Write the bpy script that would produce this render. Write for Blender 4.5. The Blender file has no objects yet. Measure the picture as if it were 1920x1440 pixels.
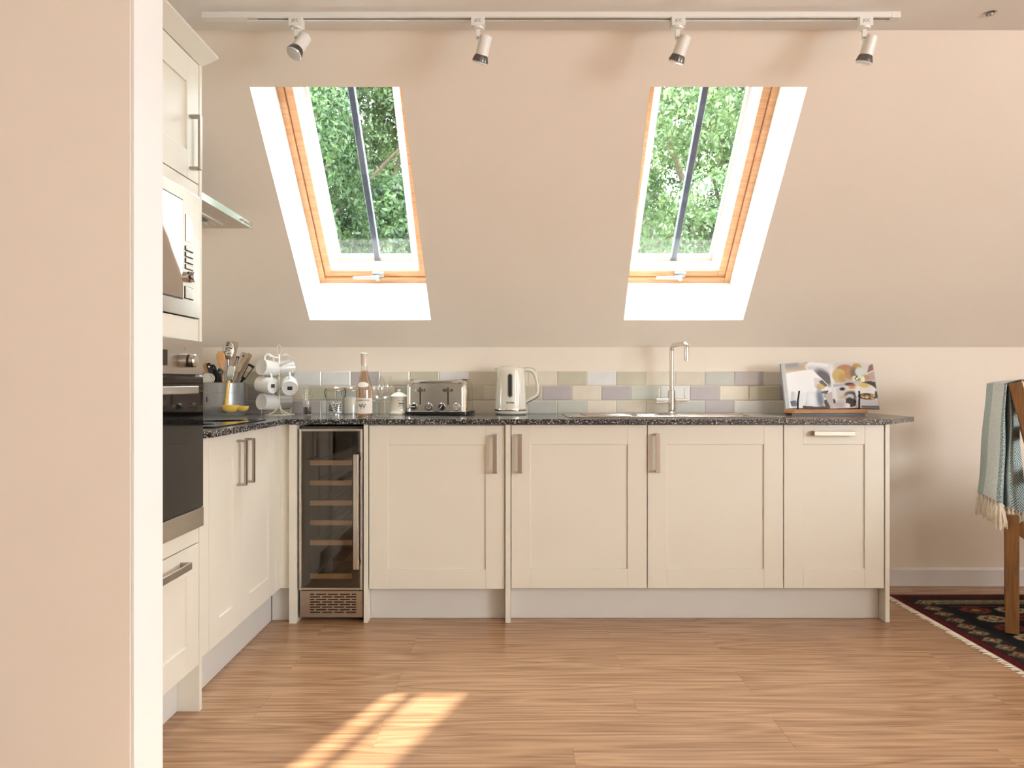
import bpy, bmesh, math, random
import numpy as np
from mathutils import Vector, Matrix

random.seed(7); np.random.seed(7)
scene = bpy.context.scene
COL = scene.collection
F = 1401.0          # focal length in pixels of the 1920 px wide frame
HOR = 718.0         # horizon row
CH = 1.05           # camera height

# ------------------------------------------------------------------ camera, world, lights
cam_d = bpy.data.cameras.new('camera'); cam = bpy.data.objects.new('camera', cam_d); COL.objects.link(cam)
cam.location = (0, 0, CH); cam.rotation_euler = (math.radians(90), 0, 0)
cam_d.sensor_width = 36; cam_d.lens = 36 * F / 1920; cam_d.shift_y = -(720 - HOR) / 1920
cam_d.clip_start = 0.05; cam_d.clip_end = 200
scene.camera = cam
scene.view_settings.view_transform = 'Standard'; scene.view_settings.look = 'None'
scene.view_settings.gamma = 1; scene.view_settings.use_curve_mapping = False
scene.view_settings.exposure = 1.08

world = bpy.data.worlds.new('sky'); scene.world = world; world.use_nodes = True
bg = world.node_tree.nodes['Background']
bg.inputs[0].default_value = (0.86, 0.93, 1.0, 1); bg.inputs[1].default_value = 12.0

SUN_DIR = Vector((-0.685, -0.813, -1.0)).normalized()
sd = bpy.data.lights.new('sun', 'SUN'); sd.energy = 5.6; sd.angle = math.radians(1.1); sd.color = (1.0, 0.94, 0.86)
so = bpy.data.objects.new('sun', sd); COL.objects.link(so); so.rotation_euler = SUN_DIR.to_track_quat('-Z', 'Y').to_euler()

def area(name, loc, direction, sx, sy, power, color):
    d = bpy.data.lights.new(name, 'AREA'); d.shape = 'RECTANGLE'; d.size = sx; d.size_y = sy
    d.energy = power; d.color = color
    o = bpy.data.objects.new(name, d); COL.objects.link(o); o.location = loc
    o.rotation_euler = Vector(direction).to_track_quat('-Z', 'Y').to_euler()
    return o
# sky light enters through the two roof windows and the window in the right wall: light portals guide the sampling
def portal(name, loc, direction, sx, sy):
    o = area(name, loc, direction, sx, sy, 1, (1, 1, 1)); o.data.cycles.is_portal = True
    return o
portal('right_window_portal', (5.32, -1.45, 1.60), (-1, 0, 0), 3.1, 1.3)
for px in (-0.72, 0.853):
    portal('roof_window_portal', (px, 3.625, 2.075), (0, -1, -1), 0.62, 1.22)

# ------------------------------------------------------------------ helpers
def lin(c):
    out = []
    for v in c:
        v = v / 255.0
        out.append(v / 12.92 if v <= 0.04045 else ((v + 0.055) / 1.055) ** 2.4)
    return out

MATS = {}
def nodes_of(name):
    m = bpy.data.materials.new(name); m.use_nodes = True
    nt = m.node_tree; b = nt.nodes['Principled BSDF']
    MATS[name] = m
    return m, nt, b
def mat(name, rgb, rough=0.5, metal=0.0, var=0.03, vscale=6.0, bump=0.0, bscale=80.0, spec=0.5, coat=0.0, stretch=(1, 1, 1)):
    """plain procedural material: base colour with soft noise variation and optional fine relief"""
    m, nt, b = nodes_of(name)
    c = lin(rgb)
    tc = nt.nodes.new('ShaderNodeTexCoord'); mp = nt.nodes.new('ShaderNodeMapping'); mp.inputs['Scale'].default_value = stretch
    nt.links.new(tc.outputs['Object'], mp.inputs['Vector'])
    n = nt.nodes.new('ShaderNodeTexNoise'); n.inputs['Scale'].default_value = vscale; n.inputs['Detail'].default_value = 4
    nt.links.new(mp.outputs[0], n.inputs['Vector'])
    r = nt.nodes.new('ShaderNodeValToRGB')
    r.color_ramp.elements[0].position = 0.3; r.color_ramp.elements[1].position = 0.7
    r.color_ramp.elements[0].color = [max(0, x * (1 - var)) for x in c] + [1]
    r.color_ramp.elements[1].color = [min(1, x * (1 + var)) for x in c] + [1]
    nt.links.new(n.outputs['Fac'], r.inputs['Fac']); nt.links.new(r.outputs[0], b.inputs['Base Color'])
    b.inputs['Roughness'].default_value = rough; b.inputs['Metallic'].default_value = metal
    b.inputs['Specular IOR Level'].default_value = spec; b.inputs['Coat Weight'].default_value = coat
    if bump:
        n2 = nt.nodes.new('ShaderNodeTexNoise'); n2.inputs['Scale'].default_value = bscale; n2.inputs['Detail'].default_value = 3
        nt.links.new(mp.outputs[0], n2.inputs['Vector'])
        bp = nt.nodes.new('ShaderNodeBump'); bp.inputs['Strength'].default_value = bump; bp.inputs['Distance'].default_value = 0.002
        nt.links.new(n2.outputs['Fac'], bp.inputs['Height']); nt.links.new(bp.outputs[0], b.inputs['Normal'])
    return m
def glass(name, tint=(255, 255, 255), refl=0.08, edge=0.5, rough=0.0):
    """thin clear glass: transparent with a fresnel-like glossy layer"""
    m, nt, b = nodes_of(name); nt.nodes.remove(b)
    out = [n for n in nt.nodes if n.type == 'OUTPUT_MATERIAL'][0]
    t = nt.nodes.new('ShaderNodeBsdfTransparent'); t.inputs[0].default_value = lin(tint) + [1]
    g = nt.nodes.new('ShaderNodeBsdfGlossy'); g.inputs['Roughness'].default_value = rough
    lw = nt.nodes.new('ShaderNodeLayerWeight'); lw.inputs[0].default_value = 0.35
    mr = nt.nodes.new('ShaderNodeMapRange'); mr.inputs['To Min'].default_value = refl; mr.inputs['To Max'].default_value = edge
    nt.links.new(lw.outputs['Facing'], mr.inputs['Value'])
    mx = nt.nodes.new('ShaderNodeMixShader')
    nt.links.new(mr.outputs[0], mx.inputs[0]); nt.links.new(t.outputs[0], mx.inputs[1]); nt.links.new(g.outputs[0], mx.inputs[2])
    nt.links.new(mx.outputs[0], out.inputs[0])
    return m
def wood(name, dark, light, axis='X', scale=1.0, rough=0.4, rnd=False, ring=9.0):
    """grain stretched along one axis; rnd shifts it per object"""
    m, nt, b = nodes_of(name)
    tc = nt.nodes.new('ShaderNodeTexCoord'); mp = nt.nodes.new('ShaderNodeMapping')
    s = {'X': (0.9, 9, 9), 'Y': (9, 0.9, 9), 'Z': (9, 9, 0.9)}[axis]
    mp.inputs['Scale'].default_value = [v * scale for v in s]
    vec = tc.outputs['Object']
    if rnd:
        oi = nt.nodes.new('ShaderNodeObjectInfo'); mul = nt.nodes.new('ShaderNodeVectorMath'); mul.operation = 'MULTIPLY_ADD'
        cmb = nt.nodes.new('ShaderNodeCombineXYZ')
        nt.links.new(oi.outputs['Random'], cmb.inputs[0]); nt.links.new(oi.outputs['Random'], cmb.inputs[1])
        mul.inputs[1].default_value = (17, 31, 0)
        nt.links.new(cmb.outputs[0], mul.inputs[0]); nt.links.new(tc.outputs['Object'], mul.inputs[2])
        vec = mul.outputs[0]
    nt.links.new(vec, mp.inputs['Vector'])
    n = nt.nodes.new('ShaderNodeTexNoise'); n.inputs['Scale'].default_value = 1.1; n.inputs['Detail'].default_value = 2; n.inputs['Distortion'].default_value = 0.3
    nt.links.new(mp.outputs[0], n.inputs['Vector'])
    mul2 = nt.nodes.new('ShaderNodeMath'); mul2.operation = 'MULTIPLY'; mul2.inputs[1].default_value = ring
    nt.links.new(n.outputs['Fac'], mul2.inputs[0])
    fr = nt.nodes.new('ShaderNodeMath'); fr.operation = 'PINGPONG'; fr.inputs[1].default_value = 0.5
    nt.links.new(mul2.outputs[0], fr.inputs[0])
    mp2 = nt.nodes.new('ShaderNodeMapping'); mp2.inputs['Scale'].default_value = [v * scale * (1.6 if v < 5 else 6) for v in s]
    nt.links.new(vec, mp2.inputs['Vector'])
    n2 = nt.nodes.new('ShaderNodeTexNoise'); n2.inputs['Scale'].default_value = 1.6; n2.inputs['Detail'].default_value = 6
    nt.links.new(mp2.outputs[0], n2.inputs['Vector'])
    add = nt.nodes.new('ShaderNodeMath'); add.operation = 'MULTIPLY_ADD'; add.inputs[1].default_value = 0.55
    nt.links.new(fr.outputs[0], add.inputs[0]); nt.links.new(n2.outputs['Fac'], add.inputs[2])
    r = nt.nodes.new('ShaderNodeValToRGB'); r.color_ramp.elements[0].position = 0.38; r.color_ramp.elements[1].position = 0.86
    r.color_ramp.elements[0].color = lin(dark) + [1]; r.color_ramp.elements[1].color = lin(light) + [1]
    nt.links.new(add.outputs[0], r.inputs['Fac']); nt.links.new(r.outputs[0], b.inputs['Base Color'])
    b.inputs['Roughness'].default_value = rough
    bp = nt.nodes.new('ShaderNodeBump'); bp.inputs['Strength'].default_value = 0.06; bp.inputs['Distance'].default_value = 0.002
    nt.links.new(n2.outputs['Fac'], bp.inputs['Height']); nt.links.new(bp.outputs[0], b.inputs['Normal'])
    return m
def vcol(name, rough=0.6, sheen=0.0):
    """colours woven or printed on the thing itself, read from its 'print' attribute"""
    m, nt, b = nodes_of(name)
    a = nt.nodes.new('ShaderNodeAttribute'); a.attribute_name = 'print'
    nt.links.new(a.outputs['Color'], b.inputs['Base Color']); b.inputs['Roughness'].default_value = rough
    b.inputs['Sheen Weight'].default_value = sheen; b.inputs['Specular IOR Level'].default_value = 0.2 if rough > .8 else 0.5
    return m

class MB:
    def __init__(s): s.v = []; s.f = []
    def add(s, vs, fs, M=None):
        o = len(s.v)
        s.v += [tuple(M @ Vector(p)) if M else tuple(p) for p in vs]
        s.f += [[i + o for i in f] for f in fs]
        return s
    def box(s, x0, x1, y0, y1, z0, z1, M=None):
        vs = [(x0, y0, z0), (x1, y0, z0), (x1, y1, z0), (x0, y1, z0), (x0, y0, z1), (x1, y0, z1), (x1, y1, z1), (x0, y1, z1)]
        return s.add(vs, [[0, 3, 2, 1], [4, 5, 6, 7], [0, 1, 5, 4], [1, 2, 6, 5], [2, 3, 7, 6], [3, 0, 4, 7]], M)
    def prism(s, poly, axis, a0, a1, M=None):
        """poly (u,v) extruded: axis X -> (a,u,v), Y -> (u,a,v), Z -> (u,v,a)"""
        f = {'X': lambda a, u, v: (a, u, v), 'Y': lambda a, u, v: (u, a, v), 'Z': lambda a, u, v: (u, v, a)}[axis]
        n = len(poly)
        vs = [f(a0, *p) for p in poly] + [f(a1, *p) for p in poly]
        fs = [list(range(n))[::-1], list(range(n, 2 * n))] + [[i, (i + 1) % n, n + (i + 1) % n, n + i] for i in range(n)]
        return s.add(vs, fs, M)
    def lathe(s, prof, seg=24, M=None, closed=False, rmod=None):
        vs = []; fs = []; n = len(prof)
        for j in range(seg):
            a = 2 * math.pi * j / seg
            for (r, z) in prof:
                rr = r * (rmod(a, z) if rmod else 1)
                vs.append((rr * math.cos(a), rr * math.sin(a), z))
        for j in range(seg):
            k = (j + 1) % seg
            for i in range(n - 1 if not closed else n):
                i2 = (i + 1) % n
                fs.append([j * n + i, k * n + i, k * n + i2, j * n + i2])
        if not closed:
            if prof[0][0] > 1e-6: fs.append([j * n for j in range(seg)][::-1])
            if prof[-1][0] > 1e-6: fs.append([j * n + n - 1 for j in range(seg)])
        return s.add(vs, fs, M)
    def tube(s, pts, r, seg=8, closed=False, M=None, flat=None):
        pts = [Vector(p) for p in pts]; n = len(pts)
        rs = r if isinstance(r, (list, tuple)) else [r] * n
        tang = []
        for i in range(n):
            a = pts[(i - 1) % n] if (closed or i > 0) else pts[i]
            b = pts[(i + 1) % n] if (closed or i < n - 1) else pts[i]
            tang.append((b - a).normalized())
        ref = Vector((0, 0, 1)) if abs(tang[0].z) < 0.9 else Vector((1, 0, 0))
        nrm = (ref - tang[0] * ref.dot(tang[0])).normalized()
        vs = []; fs = []
        for i in range(n):
            nrm = (nrm - tang[i] * nrm.dot(tang[i])).normalized(); bi = tang[i].cross(nrm)
            for k in range(seg):
                a = 2 * math.pi * k / seg
                fx = flat if flat else 1.0
                vs.append(pts[i] + nrm * math.cos(a) * rs[i] + bi * math.sin(a) * rs[i] * fx)
        for i in range(n if closed else n - 1):
            j = (i + 1) % n
            for k in range(seg):
                l = (k + 1) % seg
                fs.append([i * seg + k, i * seg + l, j * seg + l, j * seg + k])
        if not closed:
            fs.append(list(range(seg))[::-1]); fs.append([(n - 1) * seg + k for k in range(seg)])
        return s.add(vs, fs, M)
    def cyl(s, p0, p1, r0, r1=None, seg=20, M=None):
        return s.tube([p0, p1], [r0, r0 if r1 is None else r1], seg, False, M)
    def grid(s, fn, nu, nv, M=None):
        vs = [fn(i / nu, j / nv) for i in range(nu + 1) for j in range(nv + 1)]
        fs = [[i * (nv + 1) + j, (i + 1) * (nv + 1) + j, (i + 1) * (nv + 1) + j + 1, i * (nv + 1) + j + 1] for i in range(nu) for j in range(nv)]
        return s.add(vs, fs, M)
    def quad(s, *pts): return s.add(pts, [[0, 1, 2, 3]])
    def mesh(s, name, m, smooth=35, fix=True):
        me = bpy.data.meshes.new(name); me.from_pydata(s.v, [], s.f)
        if fix:
            bm = bmesh.new(); bm.from_mesh(me); bmesh.ops.recalc_face_normals(bm, faces=bm.faces); bm.to_mesh(me); bm.free()
        if m: me.materials.append(MATS[m] if isinstance(m, str) else m)
        if smooth:
            me.shade_smooth(); me.set_sharp_from_angle(angle=math.radians(smooth))
        return me
    def build(s, name, m, parent=None, smooth=35, bevel=0.0, fix=True):
        me = s.mesh(name, m, smooth, fix)
        return link(name, me, parent, bevel)
def link(name, me, parent=None, bevel=0.0):
    o = bpy.data.objects.new(name, me); COL.objects.link(o)
    if parent is not None:
        o.parent = parent
        if parent.get('_w'):                       # thing laid out in room coordinates
            o.matrix_parent_inverse = Matrix.Translation(-Vector(parent['_w']))
    if bevel:
        b = o.modifiers.new('edge', 'BEVEL'); b.width = bevel; b.segments = 2; b.limit_method = 'ANGLE'; b.angle_limit = math.radians(40)
        b.harden_normals = False
    return o
def tag(o, label, cat, group=None):
    o['label'] = label; o['category'] = cat
    if group: o['group'] = group
    return o
def thing(name, label, cat, loc=(0, 0, 0), rotz=0.0, group=None, room=False):
    """an Empty at the thing's base; room=True: its parts are given in room coordinates"""
    o = bpy.data.objects.new(name, None); COL.objects.link(o); o.empty_display_size = 0.05
    o.location = loc; o.rotation_euler = (0, 0, rotz)
    if room: o['_w'] = tuple(float(v) for v in loc)
    return tag(o, label, cat, group)
def struct(o): o['kind'] = 'structure'; return o
def dup(root, loc=None, rot=None):
    r = root.copy(); COL.objects.link(r)
    if loc is not None: r.location = loc
    if rot is not None: r.rotation_euler = rot
    for ch in [c for c in bpy.data.objects if c.parent == root]:
        c = ch.copy(); COL.objects.link(c); c.parent = r
        for g in [q for q in bpy.data.objects if q.parent == ch]:
            d = g.copy(); COL.objects.link(d); d.parent = c
    return r
def P(x, y, Y): return Vector(((x - 960) * Y / F, Y, CH + (HOR - y) * Y / F))
def rrect(w, h, r, n=5, x=0.0, y=0.0):
    pts = []
    for (cx, cy, a0) in ((w / 2 - r, h / 2 - r, 0), (-w / 2 + r, h / 2 - r, 90), (-w / 2 + r, -h / 2 + r, 180), (w / 2 - r, -h / 2 + r, 270)):
        for k in range(n + 1):
            a = math.radians(a0 + 90 * k / n); pts.append((x + cx + r * math.cos(a), y + cy + r * math.sin(a)))
    return pts
def text(name, body, size, m, parent, M, ext=0.0002, align='CENTER'):
    cu = bpy.data.curves.new(name, 'FONT'); cu.body = body; cu.size = size; cu.align_x = align; cu.align_y = 'CENTER'; cu.extrude = ext
    cu.resolution_u = 3
    t = bpy.data.objects.new(name + '_tmp', cu); COL.objects.link(t)
    dg = bpy.context.evaluated_depsgraph_get()
    me = bpy.data.meshes.new_from_object(t.evaluated_get(dg)); me.transform(M)
    bpy.data.objects.remove(t); bpy.data.curves.remove(cu)
    me.materials.clear(); me.materials.append(MATS[m]); me.name = name
    return link(name, me, parent)
def paint(me, cols):
    a = me.color_attributes.new('print', 'FLOAT_COLOR', 'POINT')
    c = np.ones((len(me.vertices), 4), dtype=np.float32); c[:, :3] = cols
    a.data.foreach_set('color', c.ravel())
def srgb_arr(a):
    a = np.clip(np.asarray(a, dtype=np.float32) / 255.0, 0, 1)
    return np.where(a <= 0.04045, a / 12.92, ((a + 0.055) / 1.055) ** 2.4)

# ------------------------------------------------------------------ materials
mat('wall_paint', (246, 234, 218), 0.75, var=0.012, vscale=1.5, bump=0.05, bscale=140)
mat('ceiling_paint', (250, 246, 240), 0.8, var=0.01, vscale=1.5, bump=0.04, bscale=140)
mat('reveal_paint', (248, 246, 242), 0.7, var=0.006, vscale=2)
mat('nib_paint', (246, 234, 218), 0.7, var=0.012, vscale=1.5, bump=0.05, bscale=120)
mat('skirting_paint', (235, 232, 230), 0.45, var=0.01)
mat('cabinet_paint', (231, 225, 210), 0.38, var=0.012, vscale=3, bump=0.02, bscale=200)
mat('plinth_shade_paint', (218, 214, 207), 0.45, var=0.01)  # plinths coloured greyer than the doors to stand in for shade below them
mat('carcass_board', (225, 218, 203), 0.6, var=0.01)
mat('dark_gap', (24, 20, 17), 0.8)
mat('nickel', (178, 170, 160), 0.34, 1.0, var=0.04, vscale=30, stretch=(1, 1, 0.05))
mat('steel', (190, 184, 176), 0.27, 1.0, var=0.05, vscale=40, bump=0.03, bscale=300, stretch=(0.05, 0.05, 1))
mat('steel_plain', (200, 196, 190), 0.22, 1.0, var=0.03, vscale=20)
mat('chrome', (226, 224, 220), 0.06, 1.0, var=0.01)
mat('black_plastic', (22, 21, 21), 0.35, var=0.1)
mat('black_glass', (9, 8, 8), 0.04, var=0.02, spec=0.3)
mat('black_metal', (26, 24, 23), 0.4, 0.3)
mat('mirror_glass', (205, 198, 190), 0.03, 1.0, var=0.02, bump=0.25, bscale=3.0)
mat('white_plastic', (238, 234, 226), 0.35, var=0.01)
mat('cream_plastic', (236, 230, 214), 0.22, var=0.01, coat=0.3)
mat('grey_plastic', (150, 148, 146), 0.4)
mat('ink', (52, 48, 46), 0.6)
mat('white_ceramic', (236, 234, 230), 0.15, var=0.01, coat=0.5)
mat('grey_ceramic', (156, 154, 150), 0.25, var=0.02)
mat('cream_ceramic', (236, 226, 208), 0.2, var=0.015, coat=0.4)
mat('tin_grey', (158, 158, 158), 0.32, 0.45, var=0.05, vscale=12)
mat('yellow_enamel', (238, 200, 96), 0.25, var=0.04, coat=0.4)
mat('grout', (236, 226, 210), 0.85, var=0.03, vscale=60)
mat('fitting_grey', (176, 178, 178), 0.35, 0.5)
mat('bar_paint', (76, 78, 92), 0.5, var=0.15, vscale=9, stretch=(1, 1, 1))
mat('cover_metal', (196, 204, 208), 0.4, 0.3)
mat('bead_white', (246, 244, 238), 0.5)
mat('lamp_fins', (120, 116, 110), 0.35, 0.9)
mat('lamp_lens', (236, 238, 240), 0.12, coat=0.5)
mat('throw_cord', (242, 232, 212), 0.9, var=0.08, vscale=60)
mat('bark', (92, 78, 62), 0.9, var=0.3, vscale=20, bump=0.6, bscale=30)
mat('lawn', (86, 112, 52), 0.9, var=0.25, vscale=3)
mat('roof_slate', (96, 98, 104), 0.7, var=0.15, vscale=8)
mat('seat_leather', (44, 46, 50), 0.5, var=0.1, bump=0.1, bscale=90)
mat('paper_edge', (222, 222, 220), 0.7, var=0.05, vscale=200, stretch=(1, 1, 0.02))
mat('cover_board', (150, 148, 150), 0.5, var=0.05)
mat('pepper', (44, 36, 30), 0.7, var=0.5, vscale=300)
mat('salt_grains', (232, 222, 206), 0.8, var=0.05, vscale=200)
mat('rubber_orange', (222, 150, 96), 0.5)
mat('label_paper', (243, 236, 222), 0.6, var=0.01)
mat('foil', (238, 226, 210), 0.3, 0.1)
wood('floor_wood', (150, 109, 77), (198, 155, 117), 'X', 1.0, 0.26, rnd=True, ring=7)
wood('pine', (208, 148, 104), (230, 176, 130), 'X', 2.0, 0.4, ring=5)
wood('chair_oak', (118, 80, 46), (152, 108, 64), 'Z', 3.0, 0.4, ring=6)
wood('beech', (196, 140, 84), (222, 172, 116), 'Z', 6.0, 0.5, ring=4)
wood('grey_wood', (160, 138, 112), (204, 184, 156), 'Z', 6.0, 0.6, ring=4)
wood('stand_wood', (176, 118, 68), (206, 150, 96), 'X', 4.0, 0.45, ring=5)
wood('shelf_wood', (186, 152, 112), (214, 182, 142), 'X', 4.0, 0.5, ring=4)
glass('window_glass', (250, 252, 250), 0.03, 0.30)
glass('clear_glass', (250, 251, 250), 0.05, 0.55)
glass('smoked_glass', (232, 226, 218), 0.06, 0.4)
mat('cooler_liner', (96, 88, 80), 0.6)
glass('rose_wine', (250, 226, 202), 0.06, 0.45)
vcol('print_page', 0.35); vcol('woven_wool', 0.95); vcol('woven_throw', 0.9)
# speckled worktop laminate
m, nt, b = nodes_of('granite')
tc = nt.nodes.new('ShaderNodeTexCoord')
n1 = nt.nodes.new('ShaderNodeTexVoronoi'); n1.inputs['Scale'].default_value = 260
n2 = nt.nodes.new('ShaderNodeTexNoise'); n2.inputs['Scale'].default_value = 120; n2.inputs['Detail'].default_value = 4
for n in (n1, n2): nt.links.new(tc.outputs['Object'], n.inputs['Vector'])
hs = nt.nodes.new('ShaderNodeSeparateColor'); nt.links.new(n1.outputs['Color'], hs.inputs[0])
ad = nt.nodes.new('ShaderNodeMath'); ad.operation = 'MULTIPLY'; nt.links.new(hs.outputs[0], ad.inputs[0]); nt.links.new(n2.outputs['Fac'], ad.inputs[1])
rp = nt.nodes.new('ShaderNodeValToRGB'); rp.color_ramp.interpolation = 'LINEAR'
rp.color_ramp.elements[0].position = 0.18; rp.color_ramp.elements[0].color = lin((30, 29, 30)) + [1]
rp.color_ramp.elements[1].position = 0.58; rp.color_ramp.elements[1].color = lin((206, 202, 196)) + [1]
e = rp.color_ramp.elements.new(0.34); e.color = lin((70, 68, 68)) + [1]
nt.links.new(ad.outputs[0], rp.inputs[0]); nt.links.new(rp.outputs[0], b.inputs['Base Color']); b.inputs['Roughness'].default_value = 0.16
# leaves: diffuse + translucent
def leaf_mat(name, dark, light):
    m, nt, b = nodes_of(name); nt.nodes.remove(b)
    out = [n for n in nt.nodes if n.type == 'OUTPUT_MATERIAL'][0]
    tc = nt.nodes.new('ShaderNodeTexCoord')
    n = nt.nodes.new('ShaderNodeTexNoise'); n.inputs['Scale'].default_value = 5; n.inputs['Detail'].default_value = 5
    nt.links.new(tc.outputs['Object'], n.inputs['Vector'])
    r = nt.nodes.new('ShaderNodeValToRGB'); r.color_ramp.elements[0].position = 0.35; r.color_ramp.elements[1].position = 0.65
    r.color_ramp.elements[0].color = lin(dark) + [1]; r.color_ramp.elements[1].color = lin(light) + [1]
    nt.links.new(n.outputs['Fac'], r.inputs[0])
    d = nt.nodes.new('ShaderNodeBsdfDiffuse'); t = nt.nodes.new('ShaderNodeBsdfTranslucent'); g = nt.nodes.new('ShaderNodeBsdfGlossy'); g.inputs['Roughness'].default_value = 0.35
    nt.links.new(r.outputs[0], d.inputs[0]); nt.links.new(r.outputs[0], t.inputs[0])
    mx = nt.nodes.new('ShaderNodeMixShader'); mx.inputs[0].default_value = 0.5
    nt.links.new(d.outputs[0], mx.inputs[1]); nt.links.new(t.outputs[0], mx.inputs[2])
    mx2 = nt.nodes.new('ShaderNodeMixShader'); mx2.inputs[0].default_value = 0.025
    nt.links.new(mx.outputs[0], mx2.inputs[1]); nt.links.new(g.outputs[0], mx2.inputs[2]); nt.links.new(mx2.outputs[0], out.inputs[0])
leaf_mat('leaf_deep', (38, 58, 36), (86, 108, 66))
leaf_mat('leaf_light', (56, 78, 48), (106, 126, 80))

# ------------------------------------------------------------------ room shell
YW = 3.88; HK = 1.2356; YK = 2.762; HC = HK + (YW - YK)     # back wall, knee height, where slope meets flat ceiling
XL = -1.62; XR = 5.2; YR = -3.2; S2 = math.sqrt(0.5)
def SL(x, u, t): return (x, YW - u * S2 + t * S2, HK + u * S2 + t * S2)   # point on/behind the sloped ceiling

# floor: sub-base and individual planks
fl = struct(MB().box(-3.1, XR + .1, YR - .1, YW + .1, -0.10, -0.012).build('floor', 'dark_gap', smooth=0))
PW, PL = 0.1925, 1.215
def plank_mesh(length, w):
    g = 0.0002; c = 0.0007
    x0, x1, y0, y1 = g, length - g, g, w - g
    mb = MB()
    mb.v = [(x0, y0, -.012), (x1, y0, -.012), (x1, y1, -.012), (x0, y1, -.012), (x0, y0, -c * .6), (x1, y0, -c * .6), (x1, y1, -c * .6), (x0, y1, -c * .6),
            (x0 + c, y0 + c, 0), (x1 - c, y0 + c, 0), (x1 - c, y1 - c, 0), (x0 + c, y1 - c, 0)]
    mb.f = [[0, 1, 5, 4], [1, 2, 6, 5], [2, 3, 7, 6], [3, 0, 4, 7], [4, 5, 9, 8], [5, 6, 10, 9], [6, 7, 11, 10], [7, 4, 8, 11], [8, 9, 10, 11]]
    return mb.mesh('plank', 'floor_wood', smooth=0)
plank_cache = {}
row0 = 2.147; k0 = math.floor((YR - row0) / PW)
for k in range(k0, 9):
    y0 = row0 + k * PW
    if y0 > YW - .02: break
    w = min(PW, YW - y0)
    if k >= 0: j0 = 0.815 if k % 2 == 0 else 0.403
    elif k == -1: j0 = 0.175
    else: j0 = random.random() * PL
    if k == 4: j0 = 0.82
    x = j0 - PL * math.ceil((j0 + 3.0) / PL)
    while x < XR:
        a, b_ = max(x, -3.0), min(x + PL, XR)
        if b_ - a > 0.02:
            key = (round(b_ - a, 4), round(w, 4))
            if key not in plank_cache: plank_cache[key] = plank_mesh(b_ - a, w)
            o = link('plank', plank_cache[key], fl); o.location = (a, y0, 0)
        x += PL

# back knee wall, left gable, wall stub (nib), outer walls, ceiling
struct(MB().box(XL - .1, XR, YW, YW + .12, -.01, HK).build('wall_back', 'wall_paint', smooth=0))
struct(MB().prism([(1.70, -.01), (YW, -.01), (YW, HK), (YK, HC), (1.70, HC)], 'X', XL - .1, XL).build('wall_left', 'wall_paint', smooth=0))
struct(MB().box(-3.0, -0.834, 1.636, 1.772, 0.0, HC).build('wall_nib', 'nib_paint', smooth=0, bevel=.003))
struct(MB().box(-0.8338, -0.828, 1.637, 1.771, 0.0, HC).build('trim_3', 'reveal_paint', smooth=0))  # added board; its white stands in for light on the nib end
struct(MB().box(-3.1, -3.0, YR, 1.70, 0.0, HC).build('wall_side', 'wall_paint', smooth=0))
wr = MB()
wr.box(XR, XR + .1, YR, -3.0, 0, HC); wr.box(XR, XR + .1, .1, YW, 0, HC); wr.box(XR, XR + .1, -3.0, .1, 2.25, HC); wr.box(XR, XR + .1, -3.0, .1, 0, .95)
struct(wr.build('wall_right', 'wall_paint', smooth=0))
wb = MB(); wb.box(-3.0, XR, YR - .1, YR, 0, HC)
struct(wb.build('wall_rear', 'wall_paint', smooth=0))
struct(MB().box(-3.1, XR + .1, YR - .1, YK, HC, HC + .08).build('ceiling', 'ceiling_paint', smooth=0))
# frame of the window behind the camera
g1 = MB()
for yy in (-3.0, -1.475, .05): g1.box(XR + .02, XR + .07, yy, yy + .05, .95, 2.25)
g1.box(XR + .02, XR + .07, -3.0, .1, 2.20, 2.25); g1.box(XR + .02, XR + .07, -3.0, .1, .95, 1.0)
struct(g1.build('window_3', 'skirting_paint', smooth=0))
struct(MB().prism([(YW - .018, 0), (YW, 0), (YW, .092), (YW - .006, .092), (YW - .018, .082)], 'X', 1.665, XR).build('baseboard_back', 'skirting_paint', smooth=0))

# sloped ceiling with the two roof-window openings
UB, UT, UM = 0.184, 1.369, (YW - YK) / S2
WIN = [dict(b=(-1.0145, -0.407), t=(-1.0227, -0.4323), bar=-0.710), dict(b=(0.562, 1.159), t=(0.538, 1.1516), bar=0.853)]
us = [0, UB, UT, UM]
xsb = [XL - .1, *WIN[0]['b'], *WIN[1]['b'], XR]; xst = [XL - .1, *WIN[0]['t'], *WIN[1]['t'], XR]
sl = MB()
for i in range(3):
    lo = xsb if i < 2 else xst; hi = xsb if i == 0 else xst
    for j in range(5):
        if i == 1 and j in (1, 3): continue
        sl.quad(SL(lo[j], us[i], 0), SL(lo[j + 1], us[i], 0), SL(hi[j + 1], us[i + 1], 0), SL(hi[j], us[i + 1], 0))
struct(sl.build('wall_slope', 'wall_paint', smooth=0))
# outer roof skin, so daylight only enters through the windows
TF = 0.305
rf = MB()
xo = [XL - .3, WIN[0]['b'][0], WIN[0]['b'][1] + .0, WIN[1]['b'][0], WIN[1]['b'][1], XR + .3]
uo = [-.9, UB, UT, UM + .3]
for i in range(3):
    for j in range(5):
        if i == 1 and j in (1, 3): continue
        rf.quad(SL(xo[j], uo[i], TF + .03), SL(xo[j + 1], uo[i], TF + .03), SL(xo[j + 1], uo[i + 1], TF + .03), SL(xo[j], uo[i + 1], TF + .03))
struct(rf.build('roof', 'roof_slate', smooth=0))

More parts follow.
